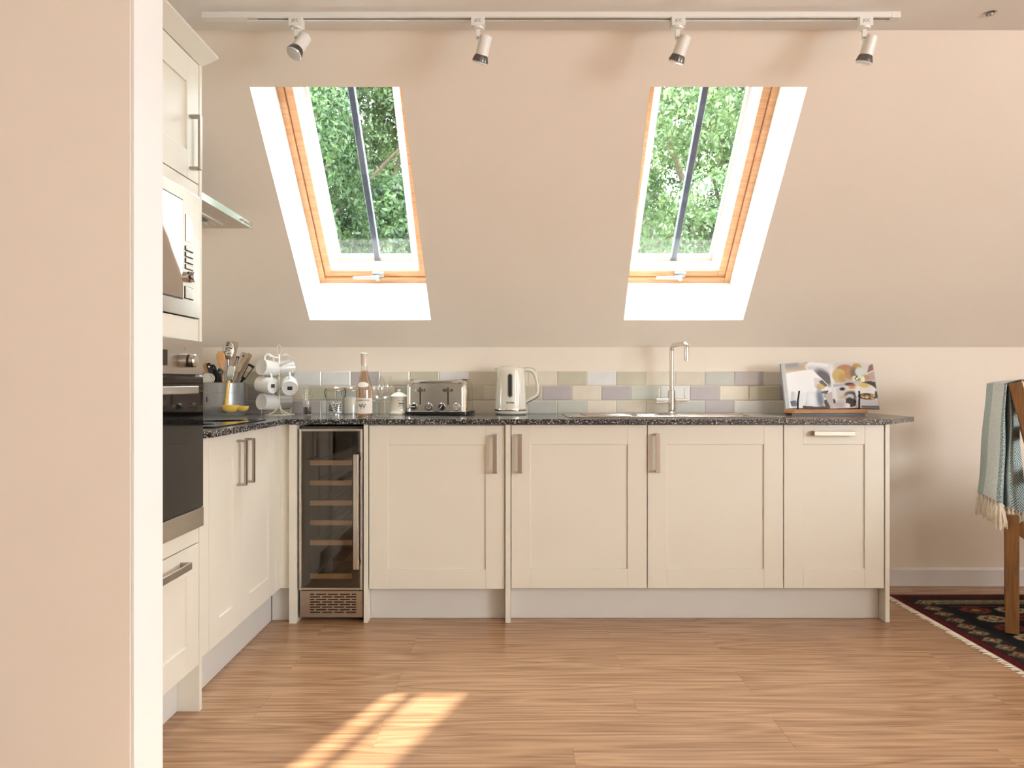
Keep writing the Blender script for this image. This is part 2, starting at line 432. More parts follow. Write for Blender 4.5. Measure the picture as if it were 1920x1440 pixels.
def slope_box(mb, x0, x1, u0, u1, t0, t1):
    vs = [SL(x, u, t) for t in (t0, t1) for (x, u) in ((x0, u0), (x1, u0), (x1, u1), (x0, u1))]
    mb.add(vs, [[0, 3, 2, 1], [4, 5, 6, 7], [0, 1, 5, 4], [1, 2, 6, 5], [2, 3, 7, 6], [3, 0, 4, 7]])
def ring(mb, x0, x1, u0, u1, w, t0, t1):
    slope_box(mb, x0, x0 + w, u0, u1, t0, t1); slope_box(mb, x1 - w, x1, u0, u1, t0, t1)
    slope_box(mb, x0 + w, x1 - w, u0, u0 + w, t0, t1); slope_box(mb, x0 + w, x1 - w, u1 - w, u1, t0, t1)
for wi, W in enumerate(WIN):
    x0 = (W['b'][0] + W['t'][0]) / 2; x1 = (W['b'][1] + W['t'][1]) / 2; u0, u1 = UB, UT
    rv = MB(); bl, br = W['b']; tl, tr = W['t']
    rv.quad(SL(bl, UB, 0), SL(tl, UT, 0), SL(x0, UT, TF + .03), SL(x0, UB, TF + .03))
    rv.quad(SL(br, UB, 0), SL(br, UB, 0), SL(tr, UT, 0), SL(tr, UT, 0)) if False else rv.quad(SL(br, UB, 0), SL(x1, UB, TF + .03), SL(x1, UT, TF + .03), SL(tr, UT, 0))
    rv.quad(SL(bl, UB, 0), SL(x0, UB, TF + .03), SL(x1, UB, TF + .03), SL(br, UB, 0))
    rv.quad(SL(tl, UT, 0), SL(tr, UT, 0), SL(x1, UT, TF + .03), SL(x0, UT, TF + .03))
    struct(rv.build('trim_%d' % (wi + 1), 'reveal_paint', smooth=0))
    root = bpy.data.objects.new('window_%d' % (wi + 1), None); COL.objects.link(root); struct(root)
    root.location = SL((x0 + x1) / 2, u0, TF); root['_w'] = tuple(root.location)
    root['label'] = ('pine roof window over the toaster and kettle', 'pine roof window over the sink and tap')[wi]
    mb = MB(); ring(mb, x0, x1, u0, u1, .030, TF, TF + .075); mb.build('frame', 'pine', root, smooth=0, bevel=.002)
    mb = MB(); ring(mb, x0 + .032, x1 - .032, u0 + .032, u1 - .032, .036, TF + .012, TF + .075); sash = mb.build('sash', 'pine', root, smooth=0, bevel=.002)
    # white glazing bead: chamfered ring from the sash down to the glass
    bd = MB(); a = .068; w = .036
    for (p, q) in (((x0 + a, u0 + a), (x1 - a, u0 + a)), ((x1 - a, u0 + a), (x1 - a, u1 - a)), ((x1 - a, u1 - a), (x0 + a, u1 - a)), ((x0 + a, u1 - a), (x0 + a, u0 + a))):
        def inn(pt): return (pt[0] + (w if pt[0] < (x0 + x1) / 2 else -w), pt[1] + (w if pt[1] < (u0 + u1) / 2 else -w))
        pi, qi = inn(p), inn(q)
        bd.quad(SL(*p, TF + .018), SL(*q, TF + .018), SL(*qi, TF + .05), SL(*pi, TF + .05))
    bd.build('glazing_bead', 'bead_white', sash, smooth=0)
    b2 = a + w - .004
    mb = MB(); slope_box(mb, x0 + b2, x1 - b2, u0 + b2, u1 - b2, TF + .048, TF + .056); mb.build('pane', 'window_glass', root, smooth=0)
    mb = MB(); ring(mb, x0 + .06, x1 - .06, u0 + .06, u1 - .06, .050, TF + .078, TF + .11); mb.build('cover_frame', 'cover_metal', root, smooth=0)
    mb = MB(); slope_box(mb, W['bar'] - .015, W['bar'] + .015, u0 + .06, u1 - .06, TF + .062, TF + .10); mb.build('glazing_bar', 'bar_paint', root, smooth=0, bevel=.004)
    # handle on the bottom rail of the sash
    hx = (692 - 960) / 353.0 + .01 if wi == 0 else (1256 - 960) / 353.0
    mb = MB(); slope_box(mb, hx + .015, hx + .075, u0 + .036, u0 + .066, TF - .004, TF + .014); slope_box(mb, hx + .03, hx + .055, u0 + .030, u0 + .055, TF - .028, TF)
    hp = mb.build('handle', 'fitting_grey', sash, smooth=0, bevel=.004)
    mb = MB()
    mb.add([SL(hx - .085, u0 + .044, TF - .03), SL(hx + .055, u0 + .042, TF - .03), SL(hx + .055, u0 + .062, TF - .03), SL(hx - .085, u0 + .056, TF - .03),
            SL(hx - .085, u0 + .044, TF - .02), SL(hx + .055, u0 + .042, TF - .014), SL(hx + .055, u0 + .062, TF - .014), SL(hx - .085, u0 + .056, TF - .02)],
           [[0, 3, 2, 1], [4, 5, 6, 7], [0, 1, 5, 4], [1, 2, 6, 5], [2, 3, 7, 6], [3, 0, 4, 7]])
    mb.build('handle_lever', 'fitting_grey', sash, smooth=0, bevel=.003)

# ------------------------------------------------------------------ backsplash tiles (150 x 75 mm, each its own piece)
PAL = dict(s=(206, 200, 178), w=(232, 232, 230), c=(232, 222, 204), g=(198, 200, 192), m=(190, 183, 184), b=(218, 208, 190), l=(228, 224, 214), n=(204, 208, 196))
for kk, rgb in PAL.items(): mat('tile_' + kk, rgb, 0.14, var=0.035, vscale=14, bump=0.25, bscale=9, coat=0.3)
bs = struct(MB().box(XL, 1.53, YW - .006, YW + .001, .885, 1.112).build('wall_tiling', 'grout', smooth=0))
bs['label'] = 'three rows of small glazed brick tiles above the worktop'
TS = 55.2
rows = [dict(y=(1.0365, 1.1095), x0=1045, cols={0: 's', 1: 'w', 2: 's', 3: 'c', 4: 'b', 5: 'g', 6: 'm', 7: 'l', 8: 'c', -1: 'c', -2: 'c', -3: 'b', -4: 'w', -5: 's', -6: 'c', -7: 'm', -8: 'w', -9: 'w', -10: 'c', -11: 's', -12: 'b'}),
        dict(y=(0.9605, 1.0335), x0=1072.5, cols={0: 'c', 1: 'm', 2: 'n', 3: 'w', 4: 'm', 5: 'c', 6: 's', 7: 'm', 8: 'c', -1: 'm', -2: 's', -3: 'b', -4: 's', -5: 'c', -6: 'g', -7: 'c', -8: 'g', -9: 's', -10: 'b', -11: 'm', -12: 's', -13: 'b'}),
        dict(y=(0.8900, 0.9575), x0=1045, cols={0: 'n', 1: 'c', 2: 'b', 3: 'b', 4: 'g', 5: 'm', 6: 'w', 7: 'l', 8: 'c', -1: 'g', -2: 'b', -3: 'c', -4: 'b', -5: 'g', -6: 'c', -7: 'g', -8: 'w', -9: 'm', -10: 'b', -11: 'm', -12: 'g'})]
tile_cache = {}
for r in rows:
    h = r['y'][1] - r['y'][0]
    for k, cc in r['cols'].items():
        xa = (r['x0'] + TS * k - 960) / 361.0; xb = xa + TS / 361.0 - .003
        xa, xb = max(xa, XL + .002), min(xb, 1.526)
        if xb - xa < .01: continue
        key = (cc, round(xb - xa, 3), round(h, 3))
        if key not in tile_cache:
            w = xb - xa; c = .003
            mb = MB(); mb.v = [(0, 0, 0), (w, 0, 0), (w, 0, h), (0, 0, h), (0, -.0012, 0), (w, -.0012, 0), (w, -.0012, h), (0, -.0012, h), (c, -.0030, c), (w - c, -.0030, c), (w - c, -.0030, h - c), (c, -.0030, h - c)]
            mb.f = [[0, 1, 5, 4], [1, 2, 6, 5], [2, 3, 7, 6], [3, 0, 4, 7], [4, 5, 9, 8], [5, 6, 10, 9], [6, 7, 11, 10], [7, 4, 8, 11], [8, 9, 10, 11]]
            tile_cache[key] = mb.mesh('tile', 'tile_' + cc, smooth=0)
        o = link('tile', tile_cache[key], bs); o.location = (xa, YW - .006, r['y'][0])
        o.rotation_euler = (random.uniform(-.006, .006), 0, random.uniform(-.004, .004))

# ------------------------------------------------------------------ kitchen cabinets
YD = 3.28            # front plane of the back run doors
XD = -1.016          # front plane of the left run doors
def frame_to(axis):
    """maps door-local (a along the front, d depth behind the front plane, z) to room coordinates"""
    if axis == 'back': return lambda a, d, z: (a, YD + d, z)
    if axis == 'left': return lambda a, d, z: (XD - d, a, z)
    if axis == 'tall': return lambda a, d, z: (-1.0 - d, a, z)
def fbox(mb, fm, a0, a1, d0, d1, z0, z1):
    vs = [fm(a, d, z) for z in (z0, z1) for (a, d) in ((a0, d0), (a1, d0), (a1, d1), (a0, d1))]
    mb.add(vs, [[0, 3, 2, 1], [4, 5, 6, 7], [0, 1, 5, 4], [1, 2, 6, 5], [2, 3, 7, 6], [3, 0, 4, 7]])
def shaker(parent, fm, a0, a1, z0, z1, st=.084, rl=.086, name='door'):
    mb = MB()
    fbox(mb, fm, a0, a0 + st, 0, .020, z0, z1); fbox(mb, fm, a1 - st, a1, 0, .020, z0, z1)
    fbox(mb, fm, a0 + st, a1 - st, .0003, .020, z0, z0 + rl); fbox(mb, fm, a0 + st, a1 - st, .0003, .020, z1 - rl, z1)
    d = mb.build(name, 'cabinet_paint', parent, smooth=0, bevel=.0014)
    mb = MB(); fbox(mb, fm, a0 + st - .004, a1 - st + .004, .007, .016, z0 + rl - .004, z1 - rl + .004)
    mb.build('panel', 'cabinet_paint', d, smooth=0)
    return d
def pull(door, fm, a, z, vertical=True, L=.169):
    """flat bar pull with two square posts"""
    mb = MB(); w = .0105
    if vertical:
        fbox(mb, fm, a - w, a + w, -.034, -.027, z - L / 2, z + L / 2)
        for s in (-1, 1): zz = z + s * (L / 2 - .004); fbox(mb, fm, a - w, a + w, -.027, .001, zz - .004, zz + .004)
    else:
        fbox(mb, fm, a - L / 2, a + L / 2, -.034, -.027, z - w, z + w)
        for s in (-1, 1): aa = a + s * (L / 2 - .004); fbox(mb, fm, aa - .004, aa + .004, -.027, .001, z - w, z + w)
    mb.build('handle', 'nickel', door, smooth=0, bevel=.0015)
def carcass(parent, fm, a0, a1, z0=.15, z1=.868, depth=.56):
    mb = MB(); t = .016
    fbox(mb, fm, a0, a0 + t, .022, depth, z0, z1); fbox(mb, fm, a1 - t, a1, .022, depth, z0, z1)
    fbox(mb, fm, a0 + t, a1 - t, .022, depth, z0, z0 + t); fbox(mb, fm, a0 + t, a1 - t, depth - .008, depth, z0 + t, z1)
    fbox(mb, fm, a0 + t, a1 - t, .022, .07, z1 - t, z1)
    mb.build('carcass', 'carcass_board', parent, smooth=0)
B = frame_to('back'); Lf = frame_to('left'); T = frame_to('tall')
ZB, ZT = .149, .866
def panel(parent, a0, a1, d0=-.012, d1=.58, z1=.868, z0=0.0):
    mb = MB(); fbox(mb, B, a0, a1, d0, d1, z0, z1); return mb.build('side_panel', 'cabinet_paint', parent, smooth=0, bevel=.001)

u1_ = thing('base_cabinet', 'cream single-door base cabinet between the wine cooler and the middle upright panel', 'cabinet', (-.33, YD, 0), room=True)
panel(u1_, -.649, -.631); carcass(u1_, B, -.628, -.031)
pull(shaker(u1_, B, -.627, -.032, ZB - .004, ZT - .002), B, (928 - 960) / 431.5, CH + (HOR - 852) / 431.5)
u2_ = thing('base_cabinet', 'cream base cabinet under the sink drainer, handle on its left beside the middle upright panel', 'cabinet', (.29, YD, 0), room=True)
panel(u2_, -.029, -.006); carcass(u2_, B, -.004, .593)
pull(shaker(u2_, B, -.003, .592, ZB, ZT), B, (975 - 960) / 431.5, CH + (HOR - 851.5) / 431.5)
u3_ = thing('base_cabinet', 'cream base cabinet directly below the tap and sink bowls', 'cabinet', (.89, YD, 0), room=True)
carcass(u3_, B, .595, 1.191)
pull(shaker(u3_, B, .596, 1.190, ZB, ZT), B, (1234 - 960) / 431.5, CH + (HOR - 850) / 431.5)
u4_ = thing('base_cabinet', 'narrower cream end cabinet with horizontal handle, below the open cookbook', 'cabinet', (1.41, YD, 0), room=True)
carcass(u4_, B, 1.193, 1.634); panel(u4_, 1.637, 1.656, d0=-.004)
pull(shaker(u4_, B, 1.194, 1.633, ZB, ZT), B, (1565.5 - 960) / 431.5, CH + (HOR - 813) / 431.5, False, .178)

lu = thing('base_cabinet', 'white-lit cream double-door corner cabinet under the hob, beside the oven tower', 'cabinet', (XD, 2.85, 0), room=True)
carcass(lu, Lf, 2.508, 3.205)
pull(shaker(lu, Lf, 2.509, 2.806, ZB, ZT), Lf, 2.806 - .040, .755)
pull(shaker(lu, Lf, 2.810, 3.206, ZB, ZT), Lf, 2.810 + .040, .755)
mb = MB(); fbox(mb, Lf, 2.4075, 2.506, .001, .020, ZB, .868); mb.build('filler_strip', 'cabinet_paint', lu, smooth=0, bevel=.001)
mb = MB(); mb.box(XD - .02, XD, 3.209, YD + .018, ZB, .868); mb.box(XD, -.974, YD, YD + .018, ZB, .868); mb.build('corner_post', 'cabinet_paint', lu, smooth=0, bevel=.001)
mb = MB(); fbox(mb, B, -.973, -.941, -.020, .58, 0, .868); mb.build('side_panel', 'cabinet_paint', lu, smooth=0, bevel=.001)

def plinth(label, mb): return tag(mb.build('plinth', 'plinth_shade_paint', None, smooth=0, bevel=.001), label, 'plinth')
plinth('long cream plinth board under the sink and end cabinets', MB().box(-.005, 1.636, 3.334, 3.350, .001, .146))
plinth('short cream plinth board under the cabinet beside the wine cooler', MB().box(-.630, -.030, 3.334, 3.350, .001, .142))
plinth('cream plinth board coloured greyer to look shaded, under the hob cabinet', MB().box(-1.079, -1.063, 2.408, 3.30, .001, .146))
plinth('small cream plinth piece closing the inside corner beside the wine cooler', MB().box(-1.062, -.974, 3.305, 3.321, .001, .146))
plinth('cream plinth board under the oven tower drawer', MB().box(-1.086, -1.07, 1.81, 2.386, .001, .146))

# tall oven tower
YA, YB = 1.790, 2.388
tu = thing('tall_cabinet', 'tall cream oven tower cabinet beside the wall stub, reaching almost to the ceiling', 'cabinet', (-1.3, 2.1, 0), room=True)
mb = MB(); mb.box(XL + .002, -.9985, YB, YB + .018, 0, 2.066); mb.build('side_panel', 'cabinet_paint', tu, smooth=0, bevel=.001)
mb = MB(); mb.box(XL + .002, -1.022, YA, YA + .018, 0, 2.066); mb.box(XL + .002, XL + .012, YA + .018, YB, .15, 2.06)
for z in (.15, .575, 1.215, 1.648, 2.048): mb.box(XL + .012, -1.022, YA + .018, YB, z, z + .014)
mb.build('carcass', 'carcass_board', tu, smooth=0)
dd = shaker(tu, T, YA + .002, YB - .003, 1.683, 2.064); pull(dd, T, 2.323, 1.797)
for (z0, z1) in ((1.643, 1.680), (1.184, 1.252), (.543, .592)):
    mb = MB(); fbox(mb, T, YA + .002, YB - .003, .001, .020, z0, z1); mb.build('filler_strip', 'cabinet_paint', tu, smooth=0, bevel=.001)
dr = shaker(tu, T, YA + .002, YB - .003, .152, .540, name='drawer'); pull(dr, T, (YA + YB) / 2 + .02, .4975, False, .30)
mb = MB(); mb.prism([(-1.40, 2.067), (-1.0, 2.067), (-.945, 2.092), (-.945, 2.098), (-1.40, 2.098)], 'Y', YA, YB + .018); mb.build('cornice', 'cabinet_paint', tu, smooth=0)

# ------------------------------------------------------------------ microwave
mw = thing('microwave', 'built-in stainless steel microwave with mirrored door set into the oven tower', 'microwave', (-1.0, 2.09, 1.255), room=True)
mb = MB(); mb.box(-1.45, -1.005, YA + .03, YB - .03, 1.262, 1.63); mb.build('body', 'black_plastic', mw, smooth=0)
mb = MB(); fbox(mb, T, YA + .003, YB - .004, -.004, .003, 1.255, 1.641); mb.build('fascia', 'steel_plain', mw, smooth=0, bevel=.001)
mb = MB(); fbox(mb, T, YA + .05, 2.2555, -.0065, -.0035, 1.302, 1.604); dw = mb.build('door', 'black_plastic', mw, smooth=0)
mb = MB(); fbox(mb, T, YA + .054, 2.2515, -.0078, -.006, 1.306, 1.600); mb.build('door_mirror', 'mirror_glass', dw, smooth=0)
mb = MB(); fbox(mb, T, 2.281, 2.328, -.0058, -.003, 1.484, 1.566); mb.build('display', 'mirror_glass', mw, smooth=0)
for k in range(4):
    z = 1.4615 - k * .0187
    mb = MB(); fbox(mb, T, 2.276, 2.331, -.0054, -.003, z - .0075, z + .0075); bt = mb.build('button_surround', 'ink', mw, smooth=0)
    mb = MB(); fbox(mb, T, 2.278, 2.329, -.0075, -.005, z - .0055, z + .0055); mb.build('button', 'steel_plain', bt, smooth=0, bevel=.001)
mb = MB(); mb.cyl((-.997, 2.302, 1.376), (-.974, 2.302, 1.376), .0175, .016, 28); mb.build('knob', 'chrome', mw)
mb = MB(); fbox(mb, T, 2.272, 2.333, -.0054, -.003, 1.307, 1.345); bt = mb.build('door_button_surround', 'ink', mw, smooth=0)
mb = MB(); fbox(mb, T, 2.274, 2.331, -.0075, -.005, 1.309, 1.343); mb.build('door_button', 'steel_plain', bt, smooth=0, bevel=.001)

# ------------------------------------------------------------------ oven
ov = thing('oven', 'built-in single oven with black glass door and steel control panel in the tower', 'oven', (-1.0, 2.09, .594), room=True)
mb = MB(); mb.box(-1.55, -1.003, YA + .025, YB - .02, .605, 1.17); mb.build('body', 'black_plastic', ov, smooth=0)
mb = MB(); fbox(mb, T, YA + .003, YB - .004, -.012, .004, 1.076, 1.182); cp = mb.build('control_panel', 'steel', ov, smooth=0, bevel=.001)
for yk in (2.257, 1.92):
    mb = MB(); mb.cyl((-.988, yk, 1.117), (-.976, yk, 1.117), .021, .0205, 32); kb = mb.build('knob', 'steel_plain', cp)
    mb = MB(); mb.cyl((-.976, yk, 1.117), (-.969, yk, 1.117), .0205, .0205, 32); mb.build('knob_band', 'black_plastic', kb)
    mb = MB(); mb.lathe([(.020, 0), (.020, .012), (.017, .016), (0, .017)], 32, Matrix.Translation((-.969, yk, 1.117)) @ Matrix.Rotation(math.pi / 2, 4, 'Y')); mb.build('knob_cap', 'steel_plain', kb)
    mb = MB(); fbox(mb, T, yk - .003, yk + .003, -.0125, -.0115, 1.149, 1.159); mb.build('symbol', 'grey_plastic', cp, smooth=0)
mb = MB(); fbox(mb, T, 2.04, 2.14, -.0135, -.0115, 1.10, 1.145); mb.build('clock', 'black_glass', cp, smooth=0)
mb = MB(); fbox(mb, T, YA + .004, YB - .005, -.016, .004, .657, 1.071); od = mb.build('door', 'black_glass', ov, smooth=0, bevel=.002)
mb = MB(); fbox(mb, T, YA + .004, YB - .005, -.017, .004, .596, .656); mb.build('door_bottom_strip', 'steel', od, smooth=0, bevel=.001)
mb = MB(); fbox(mb, T, YA + .03, 2.298, -.038, -.028, 1.017, 1.041)
for yk in (YA + .06, 2.268): fbox(mb, T, yk - .012, yk + .012, -.030, -.014, 1.022, 1.036)
mb.build('handle', 'steel_plain', od, smooth=0, bevel=.003)

# ------------------------------------------------------------------ wine cooler
wc = thing('wine_cooler', 'slim wine cooler with smoked glass door and wooden shelves, between two cream panels', 'wine cooler', (-.795, YD, 0), room=True)
cx0, cx1 = -.934, -.6545
mb = MB(); mb.box(cx0 + .004, cx0 + .02, 3.30, 3.80, .03, .858); mb.box(cx1 - .02, cx1 - .004, 3.30, 3.80, .03, .858); mb.box(cx0 + .02, cx1 - .02, 3.78, 3.80, .03, .858)
mb.box(cx0 + .02, cx1 - .02, 3.30, 3.78, .13, .15); mb.box(cx0 + .02, cx1 - .02, 3.30, 3.78, .842, .858); mb.build('body', 'cooler_liner', wc, smooth=0)
fz0, fz1 = .141, .850; fw = .012
mb = MB(); mb.box(cx0, cx0 + fw, YD - .01, YD + .016, fz0, fz1); mb.box(cx1 - fw, cx1, YD - .01, YD + .016, fz0, fz1)
mb.box(cx0 + fw, cx1 - fw, YD - .01, YD + .016, fz0, fz0 + fw); mb.box(cx0 + fw, cx1 - fw, YD - .01, YD + .016, fz1 - fw, fz1)
wd = mb.build('door', 'steel_plain', wc, smooth=0, bevel=.003)
mb = MB(); mb.box(cx0 + fw, cx1 - fw, YD - .004, YD, fz0 + fw, fz1 - fw); mb.build('pane', 'smoked_glass', wd, smooth=0)
mb = MB(); a, c = cx0 + fw, cx1 - fw     # dark printed border behind the pane
mb.box(a, a + .034, YD + .002, YD + .004, fz0 + fw, fz1 - fw); mb.box(c - .036, c, YD + .002, YD + .004, fz0 + fw, fz1 - fw)
mb.box(a + .034, c - .036, YD + .002, YD + .004, fz0 + fw, fz0 + fw + .03); mb.box(a + .034, c - .036, YD + .002, YD + .004, fz1 - fw - .03, fz1 - fw)
mb.build('door_border', 'black_plastic', wd, smooth=0)
hx = (662 - 960) / 434.0; hx1 = (671.5 - 960) / 434.0
mb = MB(); mb.box(hx, hx1, YD - .05, YD - .036, CH + (HOR - 1069) / 434, CH + (HOR - 852) / 434); mb.build('handle', 'steel_plain', wd, smooth=0, bevel=.002)
for z in (CH + (HOR - 862) / 434, CH + (HOR - 1058) / 434):
    mb = MB(); mb.box(hx + .004, hx1 - .004, YD - .036, YD - .004, z - .008, z + .008); mb.build('handle_post', 'black_metal', wd, smooth=0)
for y in (869, 907, 945, 982, 1020, 1083):
    z = CH + (HOR - y) / 424.0
    mb = MB(); mb.box(cx0 + .026, cx1 - .026, 3.325, 3.343, z - .0105, z + .0105); sh = mb.build('shelf', 'shelf_wood', wc, smooth=0, bevel=.001)
    mb = MB()
    for q in range(6): xx = cx0 + .04 + q * .04; mb.cyl((xx, 3.344, z), (xx, 3.75, z), .002, seg=6)
    mb.build('shelf_wires', 'black_metal', sh)
# lower grille with real slots
gz0, gz1 = .022, .137; gx0, gx1 = cx0 + .003, cx1 - .001
sx0 = (581 - 960) / 428.; sx1 = (667.5 - 960) / 428.; nrow = 8; zt = CH + (HOR - 1115) / 428.; dz = (1148.6 - 1115) / 7 / 428.; sh_ = .0046
mb = MB(); yg0, yg1 = YD - .002, YD + .002
mb.box(gx0, sx0, yg0, yg1, gz0, gz1); mb.box(sx1, gx1, yg0, yg1, gz0, gz1)
zs = [zt - k * dz for k in range(nrow)]
mb.box(sx0, sx1, yg0, yg1, zs[0] + sh_ / 2, gz1); mb.box(sx0, sx1, yg0, yg1, gz0, zs[-1] - sh_ / 2)
pitch = (sx1 - sx0) / 3.87
for k, z in enumerate(zs):
    if k < nrow - 1: mb.box(sx0, sx1, yg0, yg1, zs[k + 1] + sh_ / 2, z - sh_ / 2)
    off = pitch * (.42 if k % 2 == 0 else .93)
    x = sx0 + off
    while x < sx1 - .006:
        mb.box(x - .0045, x + .0045, yg0, yg1, z - sh_ / 2, z + sh_ / 2); x += pitch
gr = mb.build('grille', 'steel', wc, smooth=0)
mb = MB(); mb.box(gx0 + .01, gx1 - .01, YD + .02, YD + .024, gz0 + .004, gz1 - .004); mb.build('grille_backing', 'dark_gap', gr, smooth=0)
for xx in (gx0 + .013, gx1 - .008):
    mb = MB(); mb.cyl((xx, YD - .002, .083), (xx, YD - .005, .083), .004, .003, 12); mb.build('screw', 'steel_plain', gr)

# ------------------------------------------------------------------ worktop with sink cut-out
WB, WT = .8702, .892
mb = MB(); xe = -.985; yf = 3.25
SX0, SX1, SY0, SY1 = .30, 1.20, 3.395, 3.795          # cut-out
def slab(poly): mb.prism(poly, 'Z', WB, WT)
slab([(XL + .002, 2.408), (-1.008, 2.408), (xe, 2.445), (xe, yf), (XL + .002, yf)])
slab([(XL + .002, yf), (SX0, yf), (SX0, YW - .002), (XL + .002, YW - .002)])
slab([(SX0, yf), (SX1, yf), (SX1, SY0), (SX0, SY0)]); slab([(SX0, SY1), (SX1, SY1), (SX1, YW - .002), (SX0, YW - .002)])
slab([(SX1, yf), (1.652, yf), (1.878, 3.49), (1.878, YW - .002), (SX1, YW - .002)])
tag(mb.build('worktop', 'granite', None, smooth=0), 'L-shaped dark speckled stone-effect worktop over all the base cabinets', 'worktop')

# ------------------------------------------------------------------ sink
sk = thing('sink', 'inset stainless steel sink with drainer and two bowls below the right roof window', 'sink', (.75, 3.6, WT), room=True)
sx0, sx1, sy0, sy1 = .258, 1.238, 3.372, 3.822
bowls = [(.585, .745, 3.46, 3.70), (.79, 1.16, 3.41, 3.73)]
mb = MB(); zt = WT + .003
xs = [sx0, .32, .57, .585, .745, .79, 1.16, sx1]; ys = [sy0, 3.41, 3.46, 3.70, 3.73, sy1]
for i in range(len(xs) - 1):
    for j in range(len(ys) - 1):
        xm, ym = (xs[i] + xs[i + 1]) / 2, (ys[j] + ys[j + 1]) / 2
        if any(b0 < xm < b1 and c0 < ym < c1 for (b0, b1, c0, c1) in bowls): continue
        mb.quad((xs[i], ys[j], zt), (xs[i + 1], ys[j], zt), (xs[i + 1], ys[j + 1], zt), (xs[i], ys[j + 1], zt))
mb.build('deck', 'steel_plain', sk, smooth=0)
mb = MB(); mb.tube([(x, y, WT + .002) for (x, y) in rrect(sx1 - sx0, sy1 - sy0, .03, 5, (sx0 + sx1) / 2, (sy0 + sy1) / 2)], .0045, 8, True); mb.build('rim', 'steel_plain', sk)
for (b0, b1, c0, c1) in bowls:
    mb = MB(); dep = WT - .15
    cxm, cym = (b0 + b1) / 2, (c0 + c1) / 2
    loops = []
    for (z, ins, r) in ((zt, -.004, .004), (zt + .003, .0, .03), (zt - .004, .008, .04), (dep + .03, .014, .05), (dep, .04, .05)):
        loops.append([(x, y, z) for (x, y) in rrect(b1 - b0 - 2 * ins, c1 - c0 - 2 * ins, r, 5, cxm, cym)])
    n = len(loops[0]); vs = [p for l in loops for p in l]
    fs = [[l * n + i, l * n + (i + 1) % n, (l + 1) * n + (i + 1) % n, (l + 1) * n + i] for l in range(4) for i in range(n)] + [[4 * n + i for i in range(n)]]
    mb.add(vs, fs); bo = mb.build('bowl', 'steel_plain', sk)
    mb = MB(); mb.lathe([(.0, .002), (.03, .002), (.04, .004), (.042, 0)], 24, Matrix.Translation((cxm, cym, dep))); mb.build('drain', 'chrome', bo)
for k in range(6):
    mb = MB(); y = 3.45 + k * .055; mb.tube([(.34, y, zt + .001), (.36, y, zt + .003), (.53, y, zt + .003), (.55, y, zt + .001)], .004, 6); mb.build('drainer_ridge', 'steel_plain', sk)

# tap
TX, TY = .806, 3.775; tz = WT + .003
tp = thing('tap', 'tall chrome mixer tap with two lever handles behind the sink bowls', 'tap', (TX, TY, tz))
mb = MB(); mb.lathe([(.0, 0), (.027, 0), (.027, .004), (.021, .010), (.0185, .012), (.0185, .115), (.013, .118), (0, .118)], 28); mb.build('body', 'chrome', tp)
sp = [(0, 0, .115), (0, 0, .315)]
sdv = Vector((.30, -.95, 0)).normalized()
for k in range(1, 9):
    a = math.pi / 2 * k / 8; sp.append(tuple(sdv * (.03 * (1 - math.cos(a))) + Vector((0, 0, .315 + .03 * math.sin(a)))))
sp.append(tuple(sdv * .125 + Vector((0, 0, .347))))
for k in range(1, 7):
    a = math.pi / 2 * k / 6; sp.append(tuple(sdv * (.125 + .02 * math.sin(a)) + Vector((0, 0, .327 + .02 * math.cos(a)))))
sp.append(tuple(sdv * .145 + Vector((0, 0, .268))))
mb = MB(); mb.tube(sp, .0112, 16); mb.tube([tuple(sdv * .145 + Vector((0, 0, .30))), tuple(sdv * .145 + Vector((0, 0, .262)))], .0125, 16); mb.build('spout', 'chrome', tp)
for s in (-1, 1):
    mb = MB(); mb.cyl((s * .017, 0, .066), (s * .077, 0, .066), .0125, .0125, 20); hd = mb.build('valve', 'chrome', tp)
    mb = MB(); mb.cyl((s * .064, -.004, .07), (s * .062, -.006, .128), .0028, .0028, 10); mb.build('lever', 'chrome', hd)

# ------------------------------------------------------------------ hob and extractor hood
hb = thing('hob', 'flat black glass hob set in the worktop beside the oven tower', 'hob', (-1.3, 2.88, WT), room=True)
mb = MB(); mb.prism(rrect(.50, .56, .012, 4, -1.29, 2.885), 'Z', WT + .0003, WT + .005); mb.build('glass_top', 'black_glass', hb, smooth=0, bevel=.001)
for (dx, dy, r) in ((-.12, -.14, .09), (.12, -.14, .075), (-.12, .14, .075), (.12, .14, .09)):
    mb = MB(); mb.lathe([(r - .0015, 0), (r, .0003), (r + .0015, 0)], 40, Matrix.Translation((-1.29 + dx, 2.885 + dy, WT + .0052))); mb.build('zone_ring', 'grey_plastic', hb)

